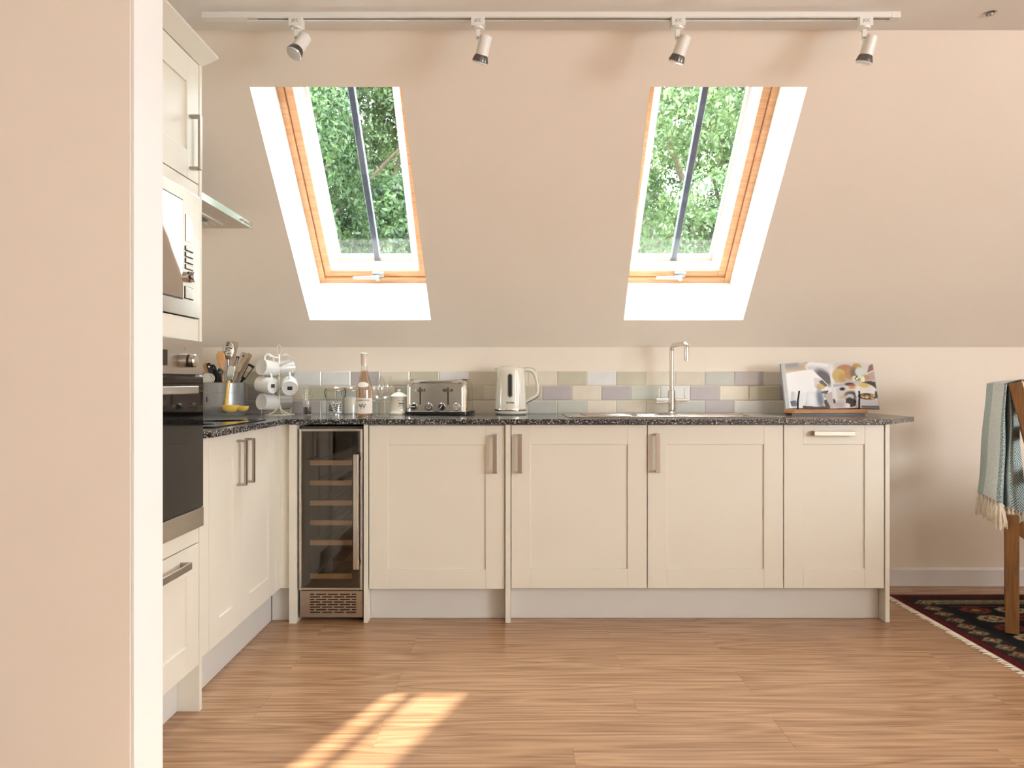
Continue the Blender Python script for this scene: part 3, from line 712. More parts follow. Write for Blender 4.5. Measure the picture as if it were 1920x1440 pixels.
hd = thing('extractor_hood', 'slim steel extractor hood on the wall above the hob', 'extractor hood', (-1.4, 2.88, 1.70), room=True)
hx, hy0, hy1, hz0, hz1 = -1.105, 2.58, 3.185, 1.704, 1.731
mb = MB()
mb.prism([(XL + .002, hz0 + .004), (hx - .004, hz0 + .004), (hx - .004, hz1), (-1.36, 1.80), (XL + .002, 1.80)], 'Y', hy0 + .002, hy1 - .002); mb.build('canopy', 'steel', hd, smooth=0)
mb = MB(); mb.box(hx - .004, hx, hy0, hy1, hz0, hz1); fs_ = mb.build('fascia', 'steel_plain', hd, smooth=0, bevel=.001)
mb = MB()
for k in range(5): mb.cyl((hx, 3.045 + k * .022, 1.7185), (hx + .005, 3.045 + k * .022, 1.7185), .005, .0045, 14)
mb.build('buttons', 'chrome', fs_)
for (a0, a1) in ((2.63, 2.86), (2.87, 3.10)):
    mb = MB(); mb.box(-1.53, -1.20, a0, a1, hz0 + .001, hz0 + .0045)
    for q in range(10): xx = -1.515 + q * .031; mb.box(xx, xx + .008, a0 + .012, a1 - .012, hz0 - .001, hz0 + .002)
    fl_ = mb.build('filter', 'steel', hd, smooth=0)
    mb = MB(); mb.box(-1.265, -1.225, (a0 + a1) / 2 - .03, (a0 + a1) / 2 + .03, hz0 - .003, hz0 + .001); mb.build('filter_latch', 'black_plastic', fl_, smooth=0)
mb = MB(); mb.box(XL + .002, -1.37, 2.76, 3.0, 1.80, 2.112); mb.build('chimney', 'steel', hd, smooth=0)

# ------------------------------------------------------------------ items on the worktop
# utensil tin
UT_ = Vector(((421 - 960) * 3.70 / F, 3.70, WT))
tin = thing('utensil_tin', 'large grey banded metal tin full of utensils in the corner of the worktop', 'utensil holder', UT_)
R = .097
mb = MB(); mb.lathe([(0, .001), (R - .002, 0), (R, .003), (R, .048), (R - .0015, .0485), (R - .0015, .0505), (R, .051), (R, .108), (R - .0015, .1085), (R - .0015, .1105), (R, .111), (R, .158), (R + .0015, .160), (R - .002, .161), (R - .004, .155), (R - .004, .006), (0, .005)], 48)
mb.build('body', 'tin_grey', tin)
mb = MB(); mb.grid(lambda u, v: ((R + .0006) * math.cos(math.radians(-128 + 6 * u)), (R + .0006) * math.sin(math.radians(-128 + 6 * u)), .066 + .024 * v), 3, 1); mb.build('printed_mark', 'ink', tin, smooth=0)
def utensil(name, label, base, tip, builder):
    """root at the point inside the tin where it stands; parts along local +Z towards the tip"""
    o = thing(name, label, 'utensil', base, group='utensils in the grey tin')
    d = (Vector(tip) - Vector(base)); z = d.normalized(); y = Vector((-.25, 1, 0)); y = (y - z * y.dot(z)).normalized(); x = y.cross(z)
    o.rotation_mode = 'QUATERNION'; o.rotation_quaternion = Matrix((x, y, z)).transposed().to_quaternion()
    builder(o, d.length)
    return o
def tinpt(x, y, dy=0.0): return P(x, y, 3.70 + dy)
def tb(dx, dy): return UT_ + Vector((dx, dy, .006))
def spoon(m, hw, bw, bl, bm=None):
    def f(o, L):
        mb = MB(); mb.tube([(0, 0, 0), (0, 0, L - bl * .8)], [.005, hw], 8); mb.build('handle', m, o)
        mb = MB(); mb.lathe([(0, 0), (.35, .06), (.75, .25), (1, .55), (.92, .8), (.5, .97), (0, 1)], 16, Matrix.Translation((0, 0, L - bl)) @ Matrix.Diagonal((bw, .006, bl, 1))); mb.build('bowl', bm or m, o)
    return f
def flat(m, w0, w1, bl, hm, hole=False, slots=0, th=.003):
    def f(o, L):
        mb = MB(); mb.tube([(0, 0, 0), (0, 0, L - bl)], [.005, .006], 8); mb.build('handle', hm, o)
        mb = MB()
        if slots:
            w = w1
            mb.prism([(-w0, 0), (-w0 * .7, 0), (-w * .7, bl), (-w, bl)], 'Y', -th, th, Matrix.Translation((0, 0, L - bl)))
            mb.prism([(w0 * .7, 0), (w0, 0), (w, bl), (w * .7, bl)], 'Y', -th, th, Matrix.Translation((0, 0, L - bl)))
            mb.box(-w, w, -th, th, L - .012, L); mb.box(-w0, w0, -th, th, L - bl, L - bl + .012)
        else:
            mb.prism([(-w0, 0), (w0, 0), (w1, bl * .9), (w1 * .8, bl), (-w1 * .8, bl), (-w1, bl * .9)], 'Y', -th, th, Matrix.Translation((0, 0, L - bl)))
        hd_ = mb.build('blade', m, o, smooth=0, bevel=.001)
        if hole:
            mb = MB(); mb.cyl((0, -th - .0008, L - .018), (0, th + .0008, L - .018), .005, .005, 12); mb.build('hanging_hole', 'ink', hd_)
    return f
def handle_only(m, w, hl):
    def f(o, L):
        mb = MB(); mb.tube([(0, 0, 0), (0, 0, L - hl)], .004, 8); mb.build('shaft', 'steel_plain', o)
        mb = MB(); mb.tube([(0, 0, L - hl), (0, 0, L - hl + .01), (0, 0, L - hl * .5), (0, 0, L - .012), (0, 0, L)], [w * .7, w * .9, w, w * 1.05, w * .6], 12, flat=.6); g = mb.build('grip', m, o)
        mb = MB(); mb.cyl((0, -w * .8, L - .018), (0, w * .8, L - .018), .0045, .0045, 10); mb.build('hanging_hole', 'steel_plain', g)
    return f
utensil('wooden_spoon', 'orange-brown wooden spoon leaning left in the grey tin', tb(.02, -.03), tinpt(413, 658, -.05), spoon('beech', .006, .021, .085))
utensil('wooden_spoon', 'small wooden spoon low behind the black grips in the grey tin', tb(.0, .02), tinpt(384, 681, .02), spoon('beech', .005, .016, .06))
utensil('kitchen_utensil', 'upright kitchen utensil with black grip and hanging hole at the tin front', tb(-.02, -.02), tinpt(413, 691, -.05), handle_only('black_plastic', .014, .10))
utensil('kitchen_utensil', 'black-gripped kitchen utensil leaning far left in the grey tin', tb(.01, .0), tinpt(390, 681, -.02), handle_only('black_plastic', .012, .12))
utensil('kitchen_utensil', 'black-gripped kitchen utensil tucked between its neighbours in the grey tin', tb(.02, .01), tinpt(398, 684, .01), handle_only('black_plastic', .012, .12))
utensil('wooden_spatula', 'pale wooden spatula with a dark hanging hole', tb(-.02, .0), tinpt(459, 661, -.01), flat('grey_wood', .011, .015, .10, 'grey_wood', True))
utensil('wooden_spatula', 'darker wooden spatula behind the pale one in the tin', tb(-.03, .03), tinpt(469, 663, .03), flat('grey_wood', .010, .013, .10, 'grey_wood'))
utensil('slotted_turner', 'black slotted turner leaning right in the grey tin', tb(-.02, .02), tinpt(472, 684, .0), flat('black_plastic', .010, .016, .085, 'black_plastic', slots=1))
utensil('fish_slice', 'brown-headed serving tool standing tallest in the grey tin', tb(.0, -.01), tinpt(439, 640, .0), flat('grey_wood', .014, .022, .12, 'steel_plain'))
utensil('steel_tongs', 'shiny steel tongs standing upright in the grey tin', tb(.01, -.03), tinpt(435, 686, -.04), flat('chrome', .014, .016, .09, 'chrome', th=.006))
def whisk(o, L):
    mb = MB(); mb.tube([(0, 0, 0), (0, 0, L - .10)], .006, 8); mb.build('handle', 'black_plastic', o)
    for k in range(5):
        a = math.pi * k / 5; pts = []
        for q in range(13):
            t = math.pi * q / 12; r = .026 * math.sin(t) ** .8 if 0 < q < 12 else 0.0
            s = math.cos(t); rr = .026 * (1 - abs(s) ** 2.2) ** .6 if abs(s) < 1 else 0
            pts.append((math.cos(a) * .026 * s * (1 if True else 0), math.sin(a) * .026 * s, L - .10 + .10 * math.sin(t) ** .75))
        mb = MB(); mb.tube(pts, .0012, 5); mb.build('wire', 'black_metal', o)
utensil('whisk', 'black wire whisk in the grey tin', tb(.0, .03), tinpt(446, 668, .02), whisk)
def slotted(o, L):
    mb = MB(); mb.tube([(0, 0, 0), (0, 0, L - .05)], .005, 8); mb.build('handle', 'steel_plain', o)
    mb = MB(); mb.lathe([(0, .005), (.018, .004), (.026, .001), (.029, -.0015), (.026, -.001), (.018, .002), (0, .003)], 20, Matrix.Translation((0, .0, L - .045)) @ Matrix.Diagonal((1, 1, 1.6, 1)) @ Matrix.Rotation(math.radians(80), 4, 'X')); h = mb.build('bowl', 'steel_plain', o)
    mb = MB()
    for k in range(9):
        a = k * 2.4; r = .006 + .0022 * k; mb.box(r * math.cos(a) * .7 - .006, r * math.cos(a) * .7 + .006, -.0075, -.004, L - .045 + r * 1.4 * math.sin(a) - .0016, L - .045 + r * 1.4 * math.sin(a) + .0016)
    mb.build('slots', 'ink', h, smooth=0)
utensil('slotted_spoon', 'shiny steel slotted spoon with dark slots behind the wooden spoon', tb(.015, .0), tinpt(428, 640, -.03), slotted)
def skimmer(o, L):
    mb = MB(); mb.tube([(0, 0, 0), (0, 0, L - .055)], .0035, 8); mb.build('handle', 'steel_plain', o)
    mb = MB(); M_ = Matrix.Translation((0, 0, L - .03))
    mb.tube([(.033 * math.cos(2 * math.pi * k / 24), 0, .028 * math.sin(2 * math.pi * k / 24)) for k in range(24)], .0022, 6, True, M_); rg = mb.build('rim', 'steel_plain', o)
    mb = MB()
    for k in range(-3, 4):
        c = .0085 * k; hz = .028 * math.sqrt(max(0, 1 - (c / .033) ** 2)); hx_ = .033 * math.sqrt(max(0, 1 - (c / .028) ** 2)) if abs(c) < .028 else 0
        mb.tube([(c, 0, -hz), (c, .006, 0), (c, 0, hz)], .0026, 5, False, M_)
        if hx_: mb.tube([(-hx_, 0, c), (0, .006, c), (hx_, 0, c)], .0026, 5, False, M_)
    mb.build('mesh', 'cream_plastic', rg)
utensil('skimmer', 'round pale mesh skimmer hanging over the left rim of the tin', tb(.04, -.01), tinpt(383, 702, -.05), skimmer)
# yellow double scoop hooked over the tin's rim
ys_ = thing('egg_poacher_spoon', 'yellow enamel double-bowl spoon hooked over the front of the grey tin', 'spoon', P(426, 770, 3.585))
o0 = Vector(ys_.location)
def rel(x, y, Y): return tuple(P(x, y, Y) - o0)
mb = MB(); mb.tube([rel(429, 716, 3.606), rel(429, 715, 3.598), rel(428, 722, 3.595), rel(426, 740, 3.595), rel(424.5, 760, 3.595)], [.006, .0075, .0078, .0075, .0085], 10, flat=1.0); mb.build('handle', 'yellow_enamel', ys_)
mb = MB(); mb.cyl(rel(426.5, 731, 3.5915), rel(426.5, 733, 3.5905), .002, .002, 8); mb.build('mark', 'ink', ys_)
for (x, y, r, Y) in ((432.5, 759.5, .040, 3.570), (455, 761.5, .028, 3.575)):
    prof = [(r, 0), (r * .97, -r * .22), (r * .8, -r * .52), (r * .5, -r * .72), (0, -r * .80), (0, -r * .76), (r * .48, -r * .68), (r * .76, -r * .48), (r * .93, -r * .2), (r * .96, 0)]
    mb = MB(); mb.lathe(prof, 28, Matrix.Translation(rel(x, y, Y)) @ Matrix.Diagonal((1.08, .8, 1.2, 1)), closed=True); mb.build('bowl', 'yellow_enamel', ys_)

# mug tree and mugs
MT = Vector(((523 - 960) * 3.71 / F, 3.71, WT))
mt = thing('mug_tree', 'cream wire mug tree on the worktop beside the utensil tin', 'mug tree', MT)
mb = MB(); mb.lathe([(0, .003), (.07, .003), (.074, .002), (.074, 0), (0, 0)], 36); mb.build('base', 'cream_plastic', mt)
for k in range(4):
    a = math.pi / 4 + k * math.pi / 2; c, s = math.cos(a), math.sin(a)
    mb = MB(); mb.tube([(.055 * c, .055 * s, .003), (.03 * c, .03 * s, .012), (.012 * c, .012 * s, .03), (.003 * c, .003 * s, .055)], .0025, 6); mb.build('foot_wire', 'cream_plastic', mt)
mb = MB(); mb.tube([(0, 0, .03), (0, 0, .30)], .005, 10); mb.build('pole', 'cream_plastic', mt)
mb = MB(); mb.tube([(.011 * math.sin(2 * math.pi * k / 20), 0, .323 + .024 * -math.cos(2 * math.pi * k / 20)) for k in range(20)], .0022, 6, True); mb.build('top_loop', 'cream_plastic', mt)
def mug_parts(o, m='white_ceramic', inner='grey_ceramic', r=.040, h=.088):
    mb = MB(); mb.lathe([(0, .003), (r * .80, .003), (r * .84, 0), (r * .92, .001), (r, .012), (r, h - .001), (r - .001, h), (r - .003, h - .001)], 32); bd_ = mb.build('body', m, o)
    mb = MB(); mb.lathe([(r - .003, h - .0012), (r - .0035, .012), (r - .01, .006), (0, .006)], 32); mb.build('inside', inner, bd_)
    mb = MB(); mb.tube([(r - .002, 0, h * .80), (r + .014, 0, h * .82), (r + .025, 0, h * .70), (r + .027, 0, h * .5), (r + .021, 0, h * .33), (r + .008, 0, h * .2), (r - .002, 0, h * .18)], .0052, 8); mb.build('handle', m, o)
    mb = MB(); mb.box(-.009, .009, -.0115, .0115, .0012, .0028); mb.build('maker_stamp', 'ink', bd_, smooth=0)
# each: centre pixel, depth, axis direction (towards the opening), label
mugs = [((503, 690), 3.68, (-.52, -.84, .12), 'white mug with its grey inside showing, upper left on the mug tree', 'white_ceramic'),
        ((533, 690), 3.79, (.80, .55, .05), 'white mug on the upper right of the mug tree, seen from its base', 'white_ceramic'),
        ((500, 722), 3.665, (-.86, .45, .10), 'white mug hanging mid-left on the mug tree, stamped base showing', 'white_ceramic'),
        ((543, 724), 3.665, (-.30, .92, .24), 'white mug hanging mid-right on the mug tree, stamped base facing out', 'white_ceramic'),
        ((503, 754), 3.70, (-.52, -.84, .06), 'grey-white mug lowest on the left of the mug tree, mouth outward', 'white_ceramic'),
        ((527, 753), 3.785, (.72, .60, .0), 'pale grey mug low behind the pole of the mug tree', 'grey_ceramic')]
for (px, Y, ax, lab, mm) in mugs:
    ax = Vector(ax).normalized()
    z = ax; up = Vector((0, 0, 1)); x = (up - z * up.dot(z)).normalized(); y = z.cross(x)
    Rm = Matrix((x, y, z)).transposed().to_4x4()          # handle (local +X) points up
    o = thing('mug', lab, 'mug', (0, 0, 0), group='mugs on the mug tree')
    c = P(*px, Y); o.location = c - z * .044
    o.rotation_mode = 'QUATERNION'; o.rotation_quaternion = Rm.to_quaternion()
    mug_parts(o, mm)
    # hook on the tree reaching for this mug's handle
    hp = c + x * .060 - MT; zz = hp.z + .004
    mb = MB(); mb.tube([(0, 0, zz - .012), (hp.x * .4, hp.y * .4, zz - .010), (hp.x, hp.y, zz - .004), (hp.x * 1.25, hp.y * 1.25, zz + .010)], .003, 6); mb.build('hook', 'cream_plastic', mt)
for (hx_, hy_, hz_) in ((.062, -.02, .262), (.045, -.05, .255)):
    mb = MB(); mb.tube([(0, 0, hz_ - .014), (hx_ * .5, hy_ * .5, hz_ - .012), (hx_, hy_, hz_), (hx_ * 1.1, hy_ * 1.1, hz_ + .008)], .0022, 6); mb.build('hook', 'cream_plastic', mt)

# pepper mill
pm = thing('pepper_mill', 'small clear acrylic pepper mill with dark peppercorns near the mug tree', 'pepper mill', ((576 - 960) * 3.62 / F, 3.62, WT))
mb = MB(); mb.lathe([(.0, 0), (.026, 0), (.027, .008), (.022, .022), (.0205, .03), (.0205, .078), (.024, .082), (.024, .088)], 28); mb.build('body', 'clear_glass', pm)
mb = MB(); mb.lathe([(0, .004), (.019, .006), (.018, .022), (.0185, .040), (0, .042)], 20); mb.build('peppercorns', 'pepper', pm)
mb = MB(); mb.lathe([(.0255, .088), (.026, .098), (.020, .102), (.012, .104), (.019, .110), (.022, .120), (.019, .130), (.008, .136), (0, .136)], 28); mb.build('head', 'clear_glass', pm)
mb = MB(); mb.cyl((0, 0, .03), (0, 0, .14), .0022, .0022, 8); mb.build('spindle', 'steel_plain', pm)

# clip-top jars
def clip_jar(label, loc, r, h, fill):
    o = thing('clip_top_jar', label, 'jar', loc, group='clip-top glass jars')
    mb = MB(); mb.lathe([(0, .004), (r * .9, .004), (r, 0), (r, .004), (r, h * .80), (r * .86, h * .88), (r * .86, h * .90)], 36); mb.build('body', 'clear_glass', o)
    mb = MB(); mb.lathe([(r * .80, h * .895), (r * .93, h * .895), (r * .93, h * .915), (r * .80, h * .915)], 32, closed=True); mb.build('seal', 'rubber_orange', o)
    mb = MB(); mb.lathe([(r * .95, h * .918), (r * .96, h * .945), (r * .85, h * .985), (r * .5, h), (0, h)], 32); mb.build('lid', 'clear_glass', o)
    mb = MB(); mb.tube([(r * .97 * math.cos(2 * math.pi * k / 28), r * .97 * math.sin(2 * math.pi * k / 28), h * .86) for k in range(28)], .0018, 6, True); cl = mb.build('clip_wire', 'steel_plain', o)
    for s in (-1, 1):
        mb = MB(); mb.tube([(s * r * .98, 0, h * .94), (s * r * 1.10, -.004, h * .86), (s * r * 1.12, -.004, h * .74), (s * r * 1.03, -.004, h * .62)], .0022, 6); mb.build('clip_lever', 'black_metal', cl)
    fill(o, r, h)
    return o
def sachets(o, r, h):
    for k in range(7):
        a = k * .9; mb = MB(); Mx = Matrix.Translation((.018 * math.cos(a), .018 * math.sin(a) - .006, .032 + .004 * (k % 3))) @ Matrix.Rotation(a, 4, 'Z') @ Matrix.Rotation(.35 * (1 if k % 2 else -1), 4, 'X')
        mb.prism(rrect(.030, .052, .003, 2), 'Y', -.002, .002, Mx); s_ = mb.build('sachet', 'white_ceramic', o, smooth=0)
        if k in (0, 4, 5, 6):
            mb = MB()
            for q in range(4): mb.prism([(-.014, -.020 + q * .011), (.014, -.012 + q * .011), (.014, -.007 + q * .011), (-.014, -.015 + q * .011)], 'Y', -.0026, .0026, Mx)
            mb.build('stripes', 'ink', s_, smooth=0)
def grains(o, r, h):
    mb = MB(); mb.lathe([(0, .006), (r * .92, .006), (r * .95, .012), (r * .95, h * .62), (0, h * .64)], 28); mb.build('contents', 'salt_grains', o)
clip_jar('clip-top glass jar holding black-striped sachets', ((629 - 960) * 3.70 / F, 3.70, WT), .046, .140, sachets)
clip_jar('clip-top glass jar with pale contents half behind the wine bottle', ((658 - 960) * 3.80 / F, 3.795, WT), .042, .138, grains)

# rose wine bottle
wbt = thing('wine_bottle', 'clear glass bottle of rose wine with a cream label', 'bottle', ((683 - 960) * 3.40 / F, 3.40, WT))
r = .0385
mb = MB(); mb.lathe([(0, .012), (.022, .006), (r - .004, 0), (r, .004), (r, .115), (r * .93, .145), (r * .70, .175), (r * .46, .20), (.0155, .215), (.0142, .235), (.0142, .284), (.0155, .285), (.0155, .292), (.012, .293)], 36); mb.build('glass_body', 'clear_glass', wbt)
mb = MB(); mb.lathe([(0, .014), (.022, .009), (r - .006, .004), (r - .002, .008), (r - .002, .115), (r * .93 - .002, .145), (r * .70 - .002, .175), (r * .46 - .001, .20), (.0135, .215), (.0, .216)], 32); mb.build('wine', 'rose_wine', wbt)
def arc(mb, R_, a0, a1, z0, z1, n=20): mb.grid(lambda u, v: (R_ * math.cos(math.radians(a0 + (a1 - a0) * u)), R_ * math.sin(math.radians(a0 + (a1 - a0) * u)), z0 + (z1 - z0) * v), n, 1); return mb
lb = arc(MB(), r + .0004, -160, -10, .020, .090).build('label', 'label_paper', wbt)
def neck_label(u, v):
    a = math.radians(-90 + (u - .5) * 90); hh = math.sqrt(max(0, 1 - (2 * u - 1) ** 2)); z = .150 + (v - .5) * .024 * hh
    rr = np.interp(z, [.115, .145, .175, .20], [r, r * .93, r * .70, r * .46]) + .0012
    return (rr * math.cos(a), rr * math.sin(a), z)
MB().grid(neck_label, 16, 4).build('neck_label', 'reveal_paint', wbt)
mb = MB(); mb.lathe([(.0150, .236), (.0150, .2842), (.0162, .286), (.0162, .2925), (.013, .2945), (0, .2945)], 24); mb.build('capsule', 'foil', wbt)
Mfront = lambda y, z, sx=1: Matrix.Translation((0, y, z)) @ Matrix.Rotation(math.pi / 2, 4, 'X')
def curved_text(name, body, size, m, parent, R_, z, ang=-90):
    o = text(name, body, size, m, parent, Matrix.Identity(4))
    for v in o.data.vertices:
        a = math.radians(ang) + v.co.x / R_; zz = z + v.co.y
        v.co = (math.cos(a) * (R_ + .0003 + v.co.z), math.sin(a) * (R_ + .0003 + v.co.z), zz)
    return o
curved_text('lettering', 'La Vieille Ferme', .0095, 'ink', lb, r + .0006, .080)
mb = MB()
for (da, zc, s) in ((-.20, .054, 1.0), (.16, .052, .8)):
    for (ox, oz, rr) in ((0, 0, .007), (.007 * s, .008, .0045), (-.008, .005, .004), (.0, -.010, .0025)):
        a = -math.pi / 2 + da + ox / r
        mb.lathe([(0, .0003), (rr * s, .0002), (rr * s, 0)], 12, Matrix.Translation(((r + .0006) * math.cos(a), (r + .0006) * math.sin(a), zc + oz)) @ Matrix.Rotation(a + math.pi / 2, 4, 'Z') @ Matrix.Rotation(math.pi / 2, 4, 'X'))
mb.build('label_drawing', 'grey_plastic', lb, smooth=0)

# wine glasses
def wine_glass(label, loc):
    o = thing('wine_glass', label, 'wine glass', loc, group='pair of wine glasses')
    mb = MB(); mb.lathe([(.030, .188), (.036, .155), (.0375, .13), (.034, .108), (.022, .092), (.008, .085)], 32); mb.build('bowl', 'clear_glass', o)
    mb = MB(); mb.lathe([(.008, .085), (.0045, .078), (.0036, .06), (.0036, .02), (.006, .008)], 16); mb.build('stem', 'clear_glass', o)
    mb = MB(); mb.lathe([(.006, .008), (.015, .004), (.034, .0015), (.0345, 0), (0, 0)], 32); mb.build('foot', 'clear_glass', o)
wine_glass('empty wine glass standing next to the rose bottle', ((706.5 - 960) * 3.50 / F, 3.50, WT))
wine_glass('empty wine glass standing in front of the cream lidded jar', ((721.5 - 960) * 3.43 / F, 3.43, WT))

# cream storage jar
cj = thing('storage_jar', 'small cream ceramic storage jar with a knob lid beside the toaster', 'jar', ((748 - 960) * 3.72 / F, 3.72, WT))
r = .042
mb = MB(); mb.lathe([(0, 0), (r + .003, 0), (r + .005, .004), (r + .005, .010), (r, .016), (r - .001, .022), (r - .001, .082), (r + .001, .088), (r - .004, .088)], 36); bdj = mb.build('body', 'cream_ceramic', cj)
mb = MB(); mb.lathe([(r + .003, .088), (r + .004, .092), (r, .096), (.022, .108), (.010, .112), (.008, .116), (.010, .120), (.008, .125), (0, .126)], 32); mb.build('lid', 'cream_ceramic', cj)
mb = MB()
def curl_dash(a0, a1, z0, z1): arc(mb, r + .0002, a0, a1, z0, z1, 4)
for k in range(9):
    if k not in (3,): curl_dash(-88 + k * 5.2, -88 + k * 5.2 + 3.4, .068 + .003 * math.sin(k / 8 * math.pi), .0705 + .003 * math.sin(k / 8 * math.pi))
curl_dash(-84, -48, .0545, .0595)
for k in range(6): curl_dash(-81 + k * 5.5, -81 + k * 5.5 + 3.6, .0475, .0510)
for k in range(8):
    if k != 4: curl_dash(-88 + k * 5.6, -88 + k * 5.6 + 2.2, .0395, .0435)
curl_dash(-68, -63, .031, .036)
mb.build('printed_marks', 'ink', bdj, smooth=0)

# toaster
ts = thing('toaster', 'chrome four-slot toaster with two levers and a black base', 'toaster', (-.358, 3.735, WT), math.radians(-8))
TWd, TDp, TH = .300, .185, .176
def arch(w, z0, z1, r, n=8):
    pts = [(-w / 2, z0), (w / 2, z0), (w / 2, z1 - r)]
    pts += [(w / 2 - r + r * math.cos(math.radians(90 * k / n)), z1 - r + r * math.sin(math.radians(90 * k / n))) for k in range(1, n + 1)]
    pts += [(-w / 2 + r + r * math.cos(math.radians(90 + 90 * k / n)), z1 - r + r * math.sin(math.radians(90 + 90 * k / n))) for k in range(0, n + 1)]
    return pts
f0 = -TDp / 2
def loft(mb, loops, cap=True):
    n = len(loops[0]); mb.add([p for l in loops for p in l], [[a * n + i, a * n + (i + 1) % n, (a + 1) * n + (i + 1) % n, (a + 1) * n + i] for a in range(len(loops) - 1) for i in range(n)] + ([[(len(loops) - 1) * n + i for i in range(n)], list(range(n))[::-1]] if cap else []))
def al(w, z1, r, y, z0=.014): return [(x, y, z) for (x, z) in arch(w, z0, z1, r)]
mb = MB(); loft(mb, [al(TWd - .040, TH - .022, .022, f0 + .004), al(TWd - .030, TH - .014, .028, f0), al(TWd - .006, TH - .002, .038, f0 + .004), al(TWd, TH, .040, f0 + .012), al(TWd, TH, .040, -f0 - .012), al(TWd - .006, TH - .002, .038, -f0 - .004), al(TWd - .03, TH - .014, .028, -f0)])
mb.build('body', 'chrome', ts, smooth=50)
mb = MB(); mb.prism(arch(TWd - .044, .020, TH - .024, .020), 'Y', f0 + .001, f0 + .006); fp = mb.build('front_panel', 'steel_plain', ts, smooth=50)
mb = MB(); mb.prism(rrect(TWd + .016, TDp + .02, .02, 4), 'Z', .004, .017)
for (a, b_) in ((-.12, -.06), (.12, -.06), (-.12, .06), (.12, .06)): mb.cyl((a, b_, 0), (a, b_, .005), .01, .01, 12)
mb.build('base', 'black_plastic', ts, smooth=40)
mb = MB()
for sx in (-.075, .075):
    for sy in (-.035, .035): mb.box(sx - .062, sx + .062, sy - .012, sy + .012, TH - .002, TH + .0006)
mb.build('slots', 'dark_gap', ts, smooth=0)
for lx in (-.079, .060):
    mb = MB(); mb.box(lx - .0025, lx + .0025, f0 - .0006, f0 + .002, .052, .137); sl_ = mb.build('lever_slot', 'dark_gap', ts, smooth=0)
    mb = MB(); mb.prism(rrect(.042, .013, .004, 3), 'Y', f0 - .024, f0 - .014, Matrix.Translation((lx, 0, .122))); mb.box(lx - .003, lx + .003, f0 - .016, f0, .118, .126); mb.build('lever', 'chrome', sl_, smooth=40)
for k, lx in enumerate((-.110, -.036, .029, .102)):
    mb = MB(); mb.lathe([(0, 0), (.019, 0), (.019, .004), (.0165, .007), (0, .007)], 28, Matrix.Translation((lx, f0 + .001, .042)) @ Matrix.Rotation(math.pi / 2, 4, 'X')); bz = mb.build('dial_surround', 'chrome', ts)
    if k in (0, 2):
        mb = MB(); mb.lathe([(0, .006), (.0135, .006), (.0135, .014), (.011, .017), (0, .017)], 24, Matrix.Translation((lx, f0 + .001, .042)) @ Matrix.Rotation(math.pi / 2, 4, 'X')); mb.build('dial', 'black_plastic', bz)
        Mx = Matrix.Translation((lx, f0 - .0165, .042)) @ Matrix.Rotation(0 if k == 0 else math.radians(-55), 4, 'Y')
        mb = MB(); mb.box(-.011, .011, -.002, .001, -.0016, .0016, Mx); mb.build('dial_pointer', 'white_plastic', bz, smooth=0)
    else:
        for q in range(3):
            a0 = math.radians(-90 + 120 * q + 8); pts = [(.003 * math.cos(a0 + math.radians(52)), .003 * math.sin(a0 + math.radians(52)))] + [(.0128 * math.cos(a0 + math.radians(104 * j / 8)), .0128 * math.sin(a0 + math.radians(104 * j / 8))) for j in range(9)]
            mb = MB(); mb.prism(pts, 'Y', f0 - .009, f0 - .005, Matrix.Translation((lx, 0, .042))); mb.build('button', 'grey_plastic', bz, smooth=0)

# kettle
kt = thing('kettle', 'cream ribbed jug kettle with chrome trim and grey water window', 'kettle', ((957.5 - 960) * 3.73 / F, 3.73, WT))
mb = MB(); mb.lathe([(0, .001), (.070, .001), (.080, .006), (.084, .012), (.084, .018), (.078, .021), (0, .021)], 40); mb.build('power_base', 'cream_plastic', kt)
mb = MB(); mb.lathe([(0, .0215), (.083, .0215), (.0838, .026), (.083, .031), (0, .031)], 48); mb.build('chrome_ring', 'chrome', kt)
def ribs(a, z):
    d = math.degrees((a + math.pi / 2 + math.pi) % (2 * math.pi) - math.pi)
    if .05 < z < .21 and 10 < d < 60: return 1 + .006 * math.cos(math.radians(d) * 45)
    return 1
prof = [(.0765, .031), (.0765, .05), (.0755, .08), (.074, .11), (.0725, .14), (.071, .17), (.0695, .20), (.068, .218), (.065, .229), (.058, .236), (.045, .239), (0, .240)]
mb = MB(); mb.lathe(prof, 288, rmod=ribs); bk = mb.build('body', 'cream_plastic', kt, smooth=40)
mb = MB(); mb.lathe([(.044, .2385), (.040, .244), (.02, .246), (0, .246)], 32); mb.build('lid', 'cream_plastic', kt)
mb = MB(); mb.add([(-.060, -.014, .20), (-.060, .014, .20), (-.082, .0, .232), (-.060, -.014, .232), (-.060, .014, .232)], [[0, 2, 1], [0, 3, 2], [1, 2, 4], [2, 3, 4]]); mb.build('spout', 'cream_plastic', kt)
def kr(z): return np.interp(z, [p[1] for p in prof[:9]], [p[0] for p in prof[:9]])
